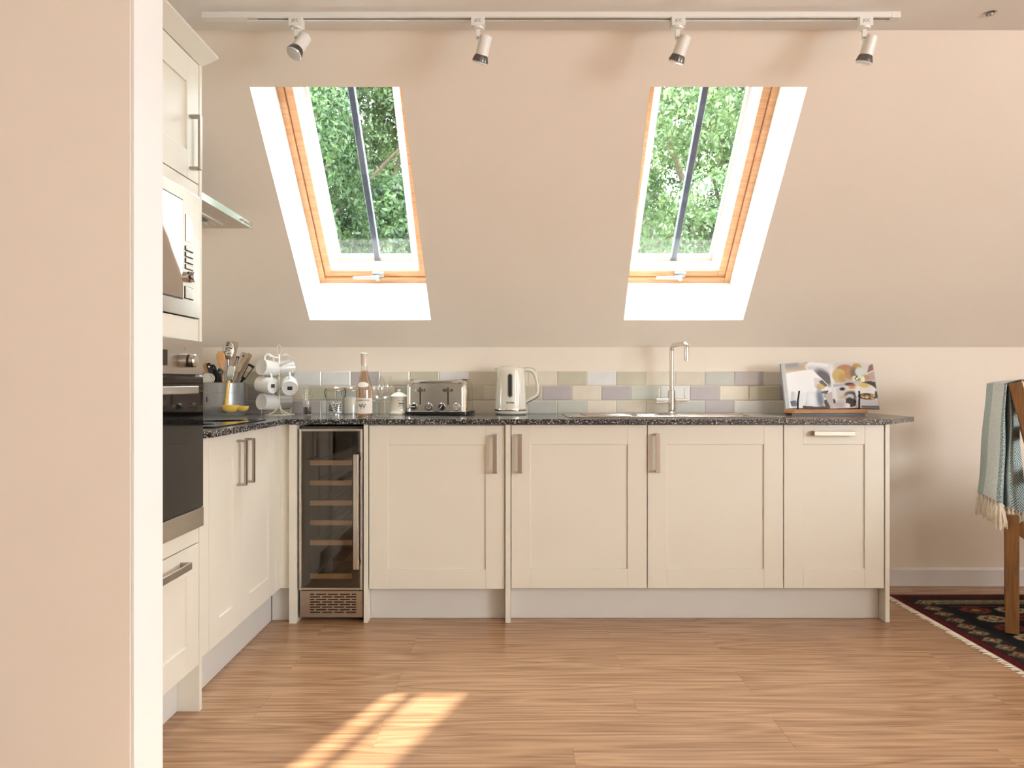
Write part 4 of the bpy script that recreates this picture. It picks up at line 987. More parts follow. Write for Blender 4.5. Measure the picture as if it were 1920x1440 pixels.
def oval(w, z0, z1, off, m, nm, par):
    pts = [(x, z) for (x, z) in rrect(w, z1 - z0, w / 2 - .0002, 6, 0, (z0 + z1) / 2)]
    n = len(pts); vs = []; cx = -.003
    for (x, z) in pts: R_ = kr(z) + off; a = (x + cx) / R_ - math.pi / 2; vs.append((R_ * math.cos(a), R_ * math.sin(a), z))
    zc = (z0 + z1) / 2
    mb = MB()
    rows_ = 14
    L1 = [];
    for j in range(rows_ + 1):
        z = z0 + (z1 - z0) * j / rows_; dz_ = min(z - z0, z1 - z); hw = w / 2 if dz_ > w / 2 else math.sqrt(max(0, (w / 2) ** 2 - (w / 2 - dz_) ** 2))
        for s in (-1, 0, 1): R_ = kr(z) + off; a = (s * hw + cx) / R_ - math.pi / 2; L1.append((R_ * math.cos(a), R_ * math.sin(a), z))
    mb.add(L1, [[j * 3 + i, j * 3 + i + 1, j * 3 + 4 + i, j * 3 + 3 + i] for j in range(rows_) for i in (0, 1)])
    return mb.build(nm, m, par)
wwin = oval(.0245, .085, .206, .0012, 'grey_plastic', 'water_window', kt)
oval(.0165, .089, .202, .0022, 'ink', 'gauge', wwin)
hp_ = [(.066, 0, .222), (.085, 0, .224), (.105, 0, .219), (.120, 0, .204), (.129, 0, .175), (.135, 0, .140), (.136, 0, .115), (.128, 0, .098), (.108, 0, .085), (.088, 0, .073), (.076, 0, .064)]
mb = MB(); mb.tube(hp_, [.010, .011, .011, .010, .009, .009, .009, .009, .009, .008, .005], 12, flat=1.15); hk = mb.build('handle', 'cream_plastic', kt, smooth=60)
mb = MB(); mb.tube([(x + (.008 if 1 < i < 9 else .002), 0, z + (.009 if i < 4 else (.002 if i < 6 else -.007))) for i, (x, _, z) in enumerate(hp_)], .0045, 8, flat=2.0); mb.build('handle_trim', 'chrome', hk, smooth=60)
mb = MB(); mb.box(.074, .094, -.008, .008, .046, .053); mb.build('switch', 'clear_glass', kt, smooth=0, bevel=.002)
curved_text('lettering', 'Breville', .0125, 'ink', bk, kr(.06) + .0008, .0615, ang=-92)

# cookbook and stand
BX, BY = 1.535, 3.66
st = thing('book_stand', 'low wooden cookbook stand with two black wire arms at the worktop end', 'book stand', (BX, BY, WT), math.radians(2))
mb = MB(); mb.prism(rrect(.385, .10, .02, 4), 'Z', .010, .030); mb.build('base_board', 'stand_wood', st, smooth=40, bevel=.003)
mb = MB(); mb.box(-.18, .18, -.035, .04, 0, .0105); mb.build('foot_board', 'black_plastic', st, smooth=0)
mb = MB(); mb.box(-.055, .055, -.046, -.040, .0296, .0304); mb.build('page_groove', 'dark_gap', st, smooth=0)
TILT = math.radians(16)
mb = MB(); mb.box(-.17, .17, .022, .030, 0, .17, Matrix.Translation((0, .012, .028)) @ Matrix.Rotation(-TILT, 4, 'X')); mb.build('back_rest', 'stand_wood', st, smooth=0)
for (x, dx) in ((-.152, .012), (.150, .006)):
    mb = MB(); mb.tube([(x, -.036, .028), (x, -.037, .075), (x + .002, -.036, .085), (x + dx, -.024, .118)], .0042, 8); mb.build('page_arm', 'black_metal', st)
bkc = thing('cookbook', 'open cookbook showing food photographs, propped on the wooden stand', 'book', (BX, BY, WT + .031), math.radians(2))
Bm = Matrix.Translation((0.036, -.010, .0005)) @ Matrix.Rotation(-TILT, 4, 'X')
PWd, PH = .222, .228
def page_y(s, side): # s 0 at the spine .. 1 at the outer edge; page bulges towards the reader near the spine
    return -.006 - .016 * math.sin(min(1, s * 1.3) * math.pi * .62) + .010 * s
mb = MB(); mb.box(-.236, .236, .012, .016, 0, PH + .004, Bm); mb.build('cover', 'cover_board', bkc, smooth=0)
class Img:
    def __init__(s, n, m, col): s.a = np.ones((n + 1, m + 1, 3), np.float32) * np.array(col, np.float32); s.u, s.v = np.meshgrid(np.linspace(0, 1, n + 1), np.linspace(0, 1, m + 1), indexing='ij')
    def mix(s, k, c): k = np.clip(k, 0, 1)[..., None]; s.a = s.a * (1 - k) + np.array(c, np.float32) * k
    def ell(s, cx, cy, rx, ry, c, soft=.08, rot=0):
        ca, sa = math.cos(rot), math.sin(rot); x = (s.u - cx) * ca + (s.v - cy) * sa; y = -(s.u - cx) * sa + (s.v - cy) * ca
        d = np.sqrt((x / rx) ** 2 + (y / ry) ** 2); s.mix((1 + soft - d) / (2 * soft) , c)
    def rect(s, x0, x1, y0, y1, c, soft=.01):
        k = np.minimum(np.minimum(s.u - x0, x1 - s.u), np.minimum(s.v - y0, y1 - s.v)); s.mix(k / soft + .5, c)
    def poly(s, pts, c):
        k = np.zeros_like(s.u, bool); n = len(pts)
        for i in range(n):
            (xa, ya), (xb, yb) = pts[i], pts[(i + 1) % n]
            cond = ((ya > s.v) != (yb > s.v)); xi = (xb - xa) * (s.v - ya) / (yb - ya + 1e-9) + xa
            k ^= cond & (s.u < xi)
        s.mix(k.astype(np.float32), c)
N = 110
# left page (u 0 = outer left edge, v 0 = bottom)
Lp = Img(N, N, (236, 237, 241))
Lp.rect(0, .5, .80, 1.0, (206, 178, 144), .1); Lp.rect(0, .3, .90, 1.0, (150, 158, 168), .08); Lp.ell(.62, 1.0, .16, .09, (176, 152, 130), .3)
Lp.ell(.75, .92, .30, .14, (238, 238, 240), .12, .1); Lp.rect(.5, 1, .76, .92, (214, 214, 218), .05); Lp.ell(.86, .68, .22, .15, (104, 98, 106), .3, -.6)
Lp.poly([(.02, .78), (.6, .84), (.93, .52), (.9, .42), (.55, .36), (.2, .30), (.0, .4)], (247, 246, 246))
Lp.poly([(.62, .66), (.80, .64), (.93, .50), (.78, .42), (.6, .44)], (222, 216, 212)); Lp.poly([(.72, .58), (.80, .62), (.92, .50), (.80, .46)], (104, 92, 74))
Lp.ell(.74, .47, .10, .06, (226, 184, 110), .3); Lp.poly([(.74, .36), (.93, .40), (.84, .24), (.72, .2)], (92, 82, 76))
Lp.poly([(.34, .06), (.42, .34), (.82, .32), (.78, .04)], (206, 212, 218)); Lp.ell(.50, .2, .10, .2, (236, 240, 244), .5); Lp.ell(.70, .2, .07, .2, (112, 124, 140), .5)
Lp.poly([(.82, .30), (1, .38), (1, 0), (.9, .02), (.80, .12), (.84, .2)], (196, 180, 172)); Lp.poly([(.78, .16), (.84, .2), (.92, .02), (.80, .0)], (70, 58, 54))
Lp.poly([(.28, .02), (.3, .05), (.6, .03), (.9, .05), (.9, 0), (.3, 0)], (86, 66, 54)); Lp.poly([(.04, .04), (.18, .04), (.17, .17), (.03, .16)], (116, 130, 158))
# right page
Rp = Img(N, N, (214, 206, 202))
Rp.rect(0, .10, 0, 1, (238, 236, 236), .08); Rp.rect(.1, 1, .56, .7, (196, 184, 178), .1)
Rp.ell(.34, .86, .18, .09, (206, 132, 80), .15); Rp.ell(.2, .72, .15, .15, (220, 190, 104), .1); Rp.ell(.26, .66, .08, .10, (212, 160, 84), .4); Rp.ell(.42, .74, .10, .12, (212, 144, 84), .12)
Rp.ell(.62, .90, .11, .075, (204, 158, 62), .15); Rp.ell(.55, .76, .10, .12, (120, 104, 92), .4); Rp.ell(.68, .78, .12, .11, (212, 214, 208), .2); Rp.ell(.57, .64, .07, .05, (70, 74, 84), .3)
Rp.poly([(.84, .78), (.9, .94), (1, 1), (1, .86)], (156, 98, 84)); Rp.poly([(.70, .58), (.86, .76), (1, .82), (1, .66), (.84, .56)], (202, 158, 146)); Rp.ell(.80, .68, .09, .05, (196, 148, 84), .4)
Rp.poly([(.68, .56), (.86, .60), (1, .58), (1, .40), (.86, .44)], (58, 52, 50))
for k in range(26):
    Rp.ell(.62 + random.uniform(-.13, .13), .63 + random.uniform(-.10, .08), .022, .03, random.choice([(226, 224, 176), (240, 238, 214), (198, 200, 140), (236, 226, 160)]), .3, random.random() * 3)
Rp.rect(0, .5, .46, .54, (238, 236, 238), .03)
for k in range(4): Rp.rect(.04, .40, .475 + k * .017, .482 + k * .017, (110, 112, 124), .006)
Rp.ell(.40, .52, .10, .03, (52, 42, 44), .3); Rp.ell(.44, .49, .08, .03, (180, 94, 66), .4); Rp.ell(.23, .42, .06, .035, (42, 36, 38), .2); Rp.ell(.42, .40, .12, .06, (238, 220, 180), .4); Rp.ell(.44, .44, .07, .025, (216, 156, 90), .4)
Rp.ell(.40, .26, .14, .10, (56, 54, 62), .3); Rp.ell(.38, .24, .10, .07, (206, 210, 218), .3)
Rp.poly([(.28, .20), (.36, .24), (.50, .15), (.46, .04), (.36, .02), (.26, .12)], (52, 40, 36)); Rp.ell(.28, .06, .07, .05, (240, 236, 240), .15); Rp.ell(.24, .24, .10, .03, (214, 180, 140), .4)
Rp.ell(.12, .08, .12, .08, (188, 182, 190), .5); Rp.ell(.02, .16, .03, .05, (86, 66, 62), .3)
Rp.ell(.76, .32, .27, .21, (238, 236, 238), .05); Rp.ell(.74, .44, .18, .08, (232, 226, 216), .3); Rp.ell(.72, .50, .12, .055, (236, 194, 84), .3)
Rp.poly([(.48, .22), (.98, .24), (.92, .12), (.80, .07), (.62, .08), (.52, .14)], (206, 204, 214)); Rp.ell(.76, .255, .215, .07, (74, 52, 30), .08)
for k in range(18): Rp.ell(.76 + random.uniform(-.18, .18), .255 + random.uniform(-.045, .045), .030, .018, random.choice([(228, 186, 90), (206, 140, 56), (240, 214, 130), (178, 104, 40)]), .3)
Rp.rect(.60, 1, 0, .045, (62, 58, 70), .03); Rp.rect(0, 1, .0, .012, (214, 206, 200), .01); Rp.ell(.98, .30, .03, .08, (46, 44, 50), .3)
for (nm, side, im) in (('left_page', -1, Lp), ('right_page', 1, Rp)):
    vs = []
    for i in range(N + 1):
        for j in range(N + 1):
            s = (1 - i / N) if side < 0 else i / N
            x = side * s * PWd; z = PH * j / N + .006 * math.sin(s * math.pi) * (j / N)
            vs.append(tuple(Bm @ Vector((x, page_y(s, side), z))))
    mb = MB(); mb.v = vs; mb.f = [[i * (N + 1) + j, (i + 1) * (N + 1) + j, (i + 1) * (N + 1) + j + 1, i * (N + 1) + j + 1] for i in range(N) for j in range(N)]
    me = mb.mesh(nm, 'print_page', smooth=60, fix=False); gr_ = im.a.mean(axis=2, keepdims=True); paint(me, srgb_arr(im.a * .72 + gr_ * .28).reshape(-1, 3)); link(nm, me, bkc)
    mb = MB()     # block of pages behind the open one
    n = 16; top = [(side * (k / n) * (PWd + .006 * 0), page_y(k / n, side) + .0006) for k in range(n + 1)]
    poly = top + [(side * (PWd + .010), .011), (0, .011)]
    mb.prism(poly, 'Z', .001, PH - .001, Bm); mb.build('page_block', 'paper_edge', bkc, smooth=0)

# ------------------------------------------------------------------ track lighting
tk = thing('light_track', 'long white ceiling light track running the width of the kitchen', 'light track', (.136, 2.637, HC - .0006), room=True)
tx0, tx1, ty0, ty1, tz0, tz1 = -1.088, 1.362, 2.620, 2.655, HC - .020, HC - .0006
mb = MB(); mb.box(tx0, tx1, ty0, ty0 + .013, tz0, tz1); mb.box(tx0, tx1, ty1 - .013, ty1, tz0, tz1); mb.box(tx0, tx1, ty0 + .013, ty1 - .013, tz0 + .010, tz1); rl_ = mb.build('rail', 'white_plastic', tk, smooth=0, bevel=.001)
mb = MB(); mb.box(tx0 + .19, tx1 - .02, ty0 + .0135, ty1 - .0135, tz0 + .0015, tz0 + .0098); mb.build('groove', 'dark_gap', tk, smooth=0)
for (a, b_) in ((tx0 - .001, tx0 + .15), (tx1 - .03, tx1 + .001)):
    mb = MB(); mb.box(a, b_, ty0 - .001, ty1 + .001, tz0 - .002, tz1); mb.build('end_feed', 'white_plastic', tk, smooth=0, bevel=.001)
spots = [((555, 41), (-.34, -.42, -.84), 'white track spotlight over the drinks jars, its lens turned towards the room'),
         ((896, 41), (-.25, .30, -.92), 'white track spotlight above the toaster, tilted left'),
         ((1271, 41), (-.30, .32, -.90), 'white track spotlight above the tap, tilted left'),
         ((1622, 41), (-.20, .22, -.95), 'white track spotlight at the track end above the cookbook')]
for (px, dv, lab) in spots:
    X = (px[0] - 960) * 2.63 / F; base = Vector((X, 2.637, tz0))
    o = thing('track_spotlight', lab, 'spotlight', base, group='spotlights on the ceiling track')
    mb = MB(); mb.box(-.024, .024, -.019, .019, -.030, .002); ad_ = mb.build('adapter', 'white_plastic', o, smooth=0, bevel=.002)
    text('lettering', 'JCC', .014, 'ink', ad_, Matrix.Translation((0, -.0192, -.013)) @ Matrix.Rotation(math.pi / 2, 4, 'X'))
    mb = MB(); mb.cyl((0, 0, -.030), (0, 0, -.036), .021, .019, 24); mb.build('swivel', 'white_plastic', o)
    mb = MB(); mb.box(-.008, .008, -.004, .004, -.074, -.036); ar = mb.build('arm', 'white_plastic', o, smooth=0, bevel=.002)
    mb = MB(); mb.cyl((0, -.004, -.068), (0, -.007, -.068), .005, .005, 12); mb.build('pivot_screw', 'steel_plain', ar)
    d = Vector(dv).normalized(); q = d.to_track_quat('Z', 'Y').to_matrix().to_4x4(); Mx = Matrix.Translation(Vector((.014 + .012, .006, -.066))) @ q
    mb = MB(); mb.lathe([(0, -.012), (.017, -.012), (.022, -.007), (.0225, .056), (.020, .056)], 28, Mx); cn = mb.build('can', 'white_plastic', o)
    mb = MB(); mb.lathe([(.020, .052), (.0225, .058), (.0275, .074), (.0285, .078), (.0275, .080), (0, .079)], 48, Mx, rmod=lambda a, z: 1 + (.05 if math.sin(a * 24) > 0 and .053 < z < .077 else 0)); lp = mb.build('lamp', 'lamp_fins', cn, smooth=20)
    mb = MB(); mb.lathe([(.0275, .0795), (.026, .0835), (.018, .085), (0, .0855)], 28, Mx); mb.build('lens', 'lamp_lens', lp)
c = P(1857, 25, 2.632)
dl = thing('ceiling_sensor', 'small chrome ceiling sensor fitting beside the track end', 'ceiling fitting', (c.x, c.y, HC))
mb = MB(); mb.lathe([(.021, 0), (.021, -.003), (.016, -.005), (.013, -.002), (.013, 0)], 28, closed=True); mb.build('trim_ring', 'steel_plain', dl)
mb = MB(); mb.lathe([(0, -.011), (.007, -.009), (.011, -.002), (.013, 0)], 24); mb.build('eye', 'fitting_grey', dl)

# ------------------------------------------------------------------ rug
RX0, RX1, RY0, RY1 = 1.852, 3.40, 1.55, 3.685
nx, ny = 150, 210; RW, RL = RX1 - RX0, RY1 - RY0
U, V = np.meshgrid(np.linspace(0, RW, nx + 1), np.linspace(0, RL, ny + 1), indexing='ij')   # u from the fringed edge, v along it
de = np.minimum(np.minimum(U * 1.0, RW - U), np.minimum(V, RL - V))
colr = np.zeros(U.shape + (3,), np.float32) + np.array((30, 27, 34), np.float32)
def put(k, c): colr[k] = np.array(c, np.float32)
put(de < .045, (104, 22, 28))
k = (de >= .045) & (de < .055); put(k, (34, 30, 34))
bd_ = (de >= .055) & (de < .145); run = np.where((U < V) & (U < RW - U) | (RW - U < V), V, U)
ph = (run / .085) % 1.0; tt = (de - .055) / .09
put(bd_, (52, 46, 44))
put(bd_ & (np.abs(ph - .5) + np.abs(tt - .5) * .9 < .44), (166, 146, 112)); put(bd_ & (np.abs(ph - .5) + np.abs(tt - .5) < .28), (140, 70, 48)); put(bd_ & (np.abs(ph - .5) + np.abs(tt - .5) < .12), (214, 198, 160))
put((de >= .145) & (de < .153), (196, 180, 148)); put((de >= .153) & (de < .19), (24, 28, 32)); put((de >= .19) & (de < .196), (120, 60, 44))
fld = de >= .196
pu, pv = .165, .125
iu = np.floor((U - .196) / pu); iv = np.floor((V - .196) / pv); fu = ((U - .196) / pu) % 1 - .5; fv = ((V - .196) / pv) % 1 - .5
oct_ = np.maximum(np.maximum(np.abs(fu), np.abs(fv)), (np.abs(fu) + np.abs(fv)) * .72)
odd = ((iu + iv) % 2 == 0)
put(fld & (oct_ < .46), (40, 34, 36)); put(fld & (oct_ < .38) & odd, (206, 188, 150)); put(fld & (oct_ < .38) & ~odd, (144, 62, 44))
put(fld & (np.abs(fu) + np.abs(fv) < .30) & odd, (136, 58, 44)); put(fld & (np.abs(fu) + np.abs(fv) < .30) & ~odd, (54, 44, 44))
put(fld & (np.abs(fu) + np.abs(fv) < .18) & odd, (208, 190, 150)); put(fld & (np.abs(fu) + np.abs(fv) < .18) & ~odd, (196, 140, 84))
st_ = fld & ((iu % 3) == 2); p2 = (V / .07) % 1
put(st_, (32, 32, 38)); put(st_ & (np.abs(p2 - .5) + np.abs(fu) < .45), (170, 134, 94)); put(st_ & (np.abs(p2 - .5) + np.abs(fu) < .25), (110, 44, 38))
colr *= .8; colr *= (1 + np.random.uniform(-.14, .14, U.shape))[..., None]
rg = thing('rug', 'dark red and navy patterned oriental rug with pale fringe under the chair', 'rug', (2.6, 2.6, 0), room=True)
mb = MB(); mb.v = [(RX0 + float(U[i, j]), RY0 + float(V[i, j]), .006 + .0012 * math.sin(V[i, j] * 3 + U[i, j] * 2)) for i in range(nx + 1) for j in range(ny + 1)]
mb.f = [[i * (ny + 1) + j, (i + 1) * (ny + 1) + j, (i + 1) * (ny + 1) + j + 1, i * (ny + 1) + j + 1] for i in range(nx) for j in range(ny)]
me = mb.mesh('pile', 'woven_wool', smooth=60, fix=False); paint(me, srgb_arr(colr).reshape(-1, 3)); link('pile', me, rg)
mb = MB(); mb.box(RX0, RX1, RY0, RY1, .0004, .0046); mb.build('backing', 'throw_cord', rg, smooth=0)
mb = MB(); y = RY0 + .004
while y < RY1:
    l = random.uniform(.018, .034); a = random.uniform(-.012, .012)
    mb.tube([(RX0 + .004, y, .004), (RX0 - l * .5, y + a * .5, .003), (RX0 - l, y + a, .0022)], [.0024, .0022, .0012], 4); y += .0065
fo = mb.build('fringe', 'throw_cord', rg); fo['kind'] = 'stuff'

# ------------------------------------------------------------------ chair with throw at the right edge
A0 = Vector((2.086, 3.117, 0)); A1 = Vector((2.335, 3.500, 0))      # feet of the two back legs
bdir = (A1 - A0).normalized(); fwd = Vector((bdir.y, -bdir.x, 0))    # chair faces fwd
SEATH = .008
ch = thing('chair', 'oak chair with a dark seat standing on the rug, a throw over its back', 'chair', (A0 + A1) / 2 + Vector((0, 0, SEATH)), room=True)
def beam(mb, p, q, w, d, side=None):
    """rectangular bar from p to q, w along bdir, d across"""
    p, q = Vector(p), Vector(q); t = (q - p).normalized(); s = side or bdir; s = (s - t * s.dot(t)).normalized(); n = t.cross(s)
    vs = [e + s * (a * w / 2) + n * (b_ * d / 2) for e in (p, q) for (a, b_) in ((-1, -1), (1, -1), (1, 1), (-1, 1))]
    mb.add(vs, [[0, 3, 2, 1], [4, 5, 6, 7], [0, 1, 5, 4], [1, 2, 6, 5], [2, 3, 7, 6], [3, 0, 4, 7]])
Z = lambda h: Vector((0, 0, h))
for A in (A0, A1):
    mb = MB(); beam(mb, A + Z(SEATH), A + Z(.50), .045, .050); mb.build('leg', 'chair_oak', ch, smooth=0, bevel=.004)
    mb = MB(); beam(mb, A + fwd * .010 + Z(1.052), A + fwd * .165 + Z(.40), .040, .050); mb.build('back_post', 'chair_oak', ch, smooth=0, bevel=.004)
    mb = MB(); beam(mb, A + fwd * .50 + Z(SEATH), A + fwd * .50 + Z(.43), .045, .045); mb.build('leg', 'chair_oak', ch, smooth=0, bevel=.004)
    mb = MB(); mb2 = [A + fwd * .02 + Z(.455), A + fwd * .10 + Z(.395), A + fwd * .22 + Z(.375), A + fwd * .52 + Z(.405)]
    for p, q in zip(mb2[:-1], mb2[1:]): beam(mb, p, q, .030, .055)
    mb.build('seat_rail', 'chair_oak', ch, smooth=0, bevel=.003)
for (h, o_) in ((1.015, .022), (.84, .060), (.66, .10)):
    mb = MB(); beam(mb, A0 + fwd * o_ + Z(h), A1 + fwd * o_ + Z(h), .06, .020, side=Vector((0, 0, 1))); mb.build('back_rail', 'chair_oak', ch, smooth=0, bevel=.003)
mb = MB(); beam(mb, A0 + fwd * .50 + Z(.40), A1 + fwd * .50 + Z(.40), .05, .02, side=Vector((0, 0, 1))); mb.build('front_rail', 'chair_oak', ch, smooth=0, bevel=.003)
mb = MB(); sv = [A0 + fwd * .06 - bdir * .0, A1 + fwd * .06, A1 + fwd * .53, A0 + fwd * .53]
mb.add([tuple(p + Z(.425)) for p in sv] + [tuple(p + Z(.465)) for p in sv], [[0, 3, 2, 1], [4, 5, 6, 7], [0, 1, 5, 4], [1, 2, 6, 5], [2, 3, 7, 6], [3, 0, 4, 7]]); mb.build('seat', 'seat_leather', ch, smooth=40, bevel=.012)

# woven throw: plan curve of folds, hung from the top rail
tw = thing('throw', 'pale teal woven throw with diamond bands and cream tassels hung over the chair back', 'throw', (A0 + A1) / 2 + Z(.50), room=True)
top_c = [(1850, 3.46), (1866, 3.34), (1880, 3.20), (1886, 3.10), (1887.5, 3.16), (1886, 3.24), (1890, 3.19), (1894, 3.135), (1897, 3.17), (1903, 3.22), (1909, 3.26)]
bot_c = [(1832, 3.36), (1848, 3.26), (1864, 3.14), (1876, 3.06), (1880.5, 3.12), (1879, 3.22), (1886, 3.18), (1895, 3.115), (1899, 3.13), (1909, 3.19), (1921, 3.24)]
bot_y = [924, 929, 936, 945, 948, 951, 951, 953, 955, 960, 958]
def pl(c): return np.array([((x - 960) * Y / F, Y) for (x, Y) in c])
TC, BC = pl(top_c), pl(bot_c)
seglen = np.r_[0, np.cumsum(np.linalg.norm(np.diff(BC, axis=0), axis=1))]; seglen /= seglen[-1]
BH = np.array([CH + (HOR - y) * Y / F for y, (x, Y) in zip(bot_y, bot_c)])
def cs(arr, s):
    # smooth interpolation along the plan curve
    s = float(np.clip(s, 0, 1)); out = 0; W_ = 0
    for ds in (-.022, -.011, 0, .011, .022): out = out + np.array([np.interp(np.clip(s + ds, 0, 1), seglen, arr[:, k]) for k in range(arr.shape[1])])
    return out / 5
nu, nv = 170, 240
TOPH = 1.060
us_ = np.linspace(0, 1, nu + 1); tops = np.array([cs(TC, s) for s in us_]); bots = np.array([cs(BC, s) for s in us_]); bh = np.array([cs(BH[:, None], s)[0] for s in us_])
vs = []; uvs = []
over = 0.16
for i in range(nu + 1):
    s = us_[i]
    # nearest point on the top rail line for the fold-over
    tp_ = tops[i]
    rel_ = Vector((tp_[0], tp_[1], 0)) - A0; along = rel_.dot(bdir); off = rel_.dot(fwd)
    for j in range(nv + 1):
        v = j / nv
        if v > over:
            q = (v - over) / (1 - over); xy = tops[i] * (1 - q) + bots[i] * q; h = TOPH - .012 + (bh[i] - TOPH + .012) * q
            h_drop = 0
            vs.append((xy[0] + .003 * math.sin(q * 9 + s * 7), xy[1] + .003 * math.sin(q * 7 + s * 11), h))
        else:
            q = 1 - v / over               # 0 at the rear top edge, 1 at the front end of the fold-over
            if q < .35:
                a = q / .35; o2 = off + (.045 - off) * a; h = TOPH - .012 + .016 * math.sin(a * math.pi / 2 + .0)
            else:
                a = (q - .35) / .65; o2 = .045 + .05 * a; h = TOPH + .004 - .14 * a ** 1.2
            p = A0 + bdir * min(max(along, -.005), .47) + fwd * o2; vs.append((p.x, p.y, h))
        uvs.append((s, v))
uvs = np.array(uvs); s_, v_ = uvs[:, 0], uvs[:, 1] * .62
base = np.zeros((len(vs), 3), np.float32) + np.array((236, 241, 239), np.float32)
teal = np.array((52, 98, 104), np.float32); pale = np.array((214, 224, 220), np.float32)
spk = np.random.uniform(0, 1, len(vs)); base[spk > .62] = (212, 225, 223)
def band(s0, s1, contrast):
    k = (s_ >= s0) & (s_ <= s1); sl_ = np.abs((s_ - (s0 + s1) / 2) / ((s1 - s0) / 2)); P_ = .095
    vv = np.abs(((v_ / P_) % 1) - .5) * 2
    st = ((sl_ * 1.9 + vv * 2.6) % .62) < .31
    c = np.where(st[:, None], teal * contrast + pale * (1 - contrast), pale); base[k] = c[k]
band(.0, .10, .35); band(.33, .50, .95); band(.56, .66, .6); band(.76, 1.0, .95)
mb = MB(); mb.v = vs; mb.f = [[i * (nv + 1) + j, (i + 1) * (nv + 1) + j, (i + 1) * (nv + 1) + j + 1, i * (nv + 1) + j + 1] for i in range(nu) for j in range(nv)]
me = mb.mesh('cloth', 'woven_throw', smooth=70, fix=False); paint(me, srgb_arr(base)); clo = link('cloth', me, tw)
sm = clo.modifiers.new('thickness', 'SOLIDIFY'); sm.thickness = .0035; sm.offset = 0
for k in range(17):
    s = (k + .5) / 17; i = int(s * nu); bx, by, hh = bots[i][0], bots[i][1], bh[i]
    mb = MB(); L_ = random.uniform(.085, .115)
    mb.lathe([(0, .004), (.006, .002), (.0065, -.004), (.004, -.008)], 8, Matrix.Translation((bx, by, hh)))
    for q in range(9):
        a = random.random() * 6.28; r_ = random.uniform(.005, .018); dx, dy = r_ * math.cos(a), r_ * math.sin(a); l2 = L_ * random.uniform(.86, 1.05)
        mb.tube([(bx, by, hh - .004), (bx + dx * .45, by + dy * .45, hh - l2 * .3), (bx + dx * .9, by + dy * .9, hh - l2 * .7), (bx + dx * 1.05, by + dy, hh - l2)], [.0036, .0044, .0042, .0020], 5)
    mb.build('tassel', 'throw_cord', tw)

# ------------------------------------------------------------------ unseen dining table and further chairs, added beyond the right edge to shade the wall
dt = thing('unseen_dining_table', 'unseen oak dining table added on the rug to shade the right part of the back wall', 'table', (3.25, 1.95, SEATH), room=True)
mb = MB(); mb.box(2.80, 3.72, 1.10, 2.80, .715, .748); mb.build('tabletop', 'chair_oak', dt, smooth=0, bevel=.004)
for (x, y) in ((2.85, 1.15), (3.60, 1.15), (2.85, 2.68), (3.60, 2.68)):
    mb = MB(); mb.box(x, x + .07, y, y + .07, SEATH, .715); mb.build('leg', 'chair_oak', dt, smooth=0, bevel=.004)
mb = MB(); mb.box(2.93, 3.59, 1.17, 1.19, .62, .714); mb.box(2.93, 3.59, 2.71, 2.73, .62, .714); mb.box(2.87, 2.89, 1.22, 2.68, .62, .714); mb.box(3.63, 3.65, 1.22, 2.68, .62, .714); mb.build('apron', 'chair_oak', dt, smooth=0)
fa = math.atan2(fwd.y, fwd.x)
for (x, y, ang, lab) in ((2.42, 1.85, 0, 'unseen oak chair with a dark seat, added for shade, tucked under the long side of the dining table'), (3.26, 3.36, -math.pi / 2, 'unseen oak chair with a dark seat, added for shade, at the end of the dining table by the wall'), (4.12, 1.9, math.pi, 'unseen oak chair with a dark seat, added for shade, on the far side of the dining table')):
    o = dup(ch, (x, y, SEATH), (0, 0, ang - fa)); o['label'] = lab

# ------------------------------------------------------------------ outside: lawn and trees seen through the roof windows
struct(MB().box(-25, 25, 4.2, 45, -3.1, -3.0).build('ground', 'lawn', smooth=0))
def leaf_cloud(centres, n, size, seed):
    """leaves scattered in many small clumps around branch ends; returns vertices and faces"""
    rs = np.random.RandomState(seed)
    c = np.array([q[:3] for q in centres]); r = np.array([q[3] for q in centres])
    w = r ** 2; idx = rs.choice(len(c), n, p=w / w.sum())
    d = rs.normal(size=(n, 3)); d /= np.linalg.norm(d, axis=1)[:, None]
    p = c[idx] + d * (r[idx] * rs.uniform(.45, 1.0, n) ** .6)[:, None] * np.array([1, 1, .8])
    a = rs.normal(size=(n, 3)); a[:, 2] -= .5; a /= np.linalg.norm(a, axis=1)[:, None]
    b_ = np.cross(a, rs.normal(size=(n, 3))); b_ /= np.linalg.norm(b_, axis=1)[:, None]
    sz = size * rs.uniform(.6, 1.3, n)[:, None]
    v = np.stack([p - a * sz, p + b_ * sz * .42 - a * sz * .1, p + a * sz, p - b_ * sz * .42 - a * sz * .1], 1).reshape(-1, 3)
    f = np.arange(4 * n).reshape(-1, 4)
    return v, f
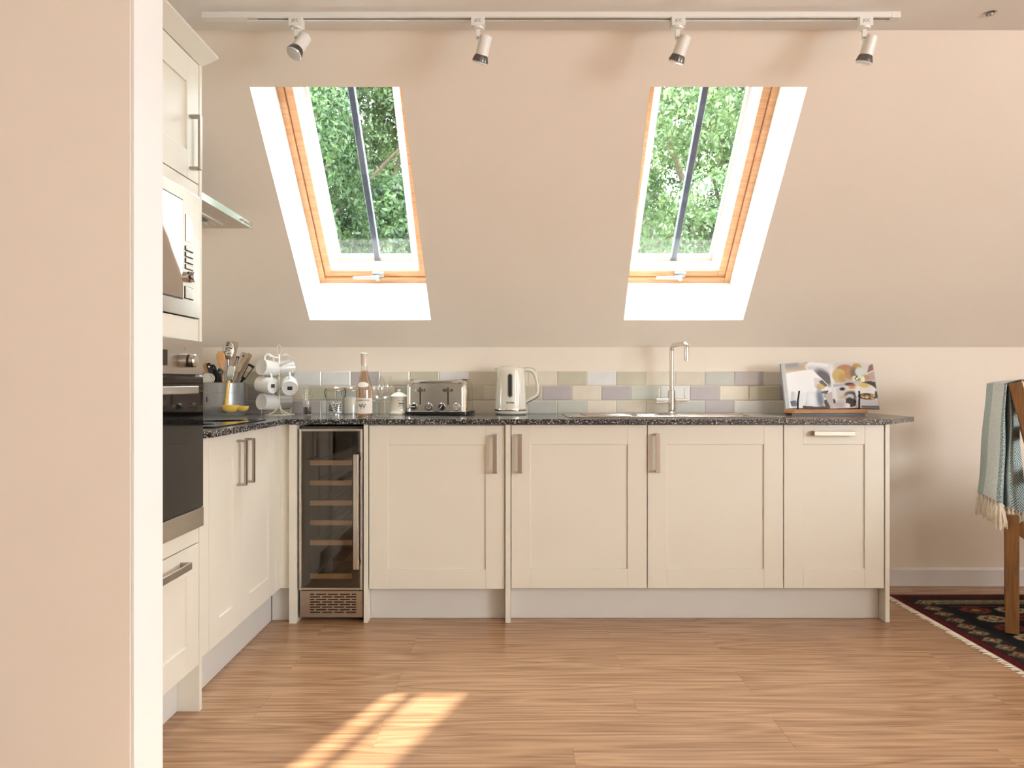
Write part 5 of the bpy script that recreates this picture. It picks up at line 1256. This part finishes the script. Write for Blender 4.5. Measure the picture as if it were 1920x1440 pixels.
def tree(label, base, height, crown, n_clump, clump_r, n_leaf, leaf, m, seed):
    rs = random.Random(seed)
    o = thing('tree', label, 'tree', base, group='trees outside the roof windows')
    mb = MB(); pts = [(0, 0, 0), (.1, .05, height * .3), (-.05, .1, height * .6), (0, 0, height * .85)]
    mb.tube(pts, [.22, .17, .12, .05], 10); mb.build('trunk', 'bark', o)
    cen = []
    for k in range(n_clump):
        while True:
            p = Vector((rs.uniform(-1, 1), rs.uniform(-1, 1), rs.uniform(-1, 1)))
            if p.length < 1: break
        cen.append((crown[0] + p.x * crown[3], crown[1] + p.y * crown[4], crown[2] + p.z * crown[5], clump_r * rs.uniform(.6, 1.25)))
    for k in range(0, min(n_clump, 30)):
        q = Vector(cen[k][:3]); t = rs.uniform(.35, .8); s = Vector((0, 0, height * t))
        mb = MB(); mid = (s + q) / 2 + Vector((rs.uniform(-.15, .15), rs.uniform(-.15, .15), .12)); mb.tube([tuple(s), tuple(mid), tuple(q)], [.05, .03, .01], 6); mb.build('branch', 'bark', o)
    v, f = leaf_cloud(cen, n_leaf, leaf, seed)
    me = bpy.data.meshes.new('foliage'); me.vertices.add(len(v)); me.vertices.foreach_set('co', v.astype(np.float32).ravel())
    me.loops.add(4 * len(f)); me.loops.foreach_set('vertex_index', f.ravel().astype(np.int32)); me.polygons.add(len(f)); me.polygons.foreach_set('loop_start', np.arange(0, 4 * len(f), 4, dtype=np.int32))
    me.update(); me.validate(); me.materials.append(MATS[m]); fo = link('foliage', me, o); fo['kind'] = 'stuff'
tree('dense mid-green tree filling the view through the left roof window', (-2.7, 9.6, -3.0), 8.2, (0, 0, 6.4, 2.35, 1.7, 2.5), 190, .48, 150000, .038, 'leaf_deep', 3)
tree('pale green airy tree with sky between its leaves, outside the right roof window', (3.0, 10.0, -3.0), 8.2, (0, 0, 6.5, 2.2, 1.6, 2.4), 140, .45, 100000, .038, 'leaf_light', 11)
tree('dark green tree standing behind the dense one outside the left roof window', (-4.2, 15.5, -3.0), 9.0, (0, 0, 7.0, 3.4, 1.6, 2.9), 90, .8, 40000, .075, 'leaf_deep', 21)
tree('tall green tree further back between the two roof windows', (1.0, 18.0, -3.0), 9.5, (0, 0, 7.4, 3.0, 1.6, 3.0), 90, .8, 40000, .08, 'leaf_light', 31)
tree('tall green tree further back beyond the airy one', (9.0, 17.0, -3.0), 9.0, (0, 0, 7.0, 2.6, 1.6, 2.8), 70, .75, 26000, .08, 'leaf_light', 41)
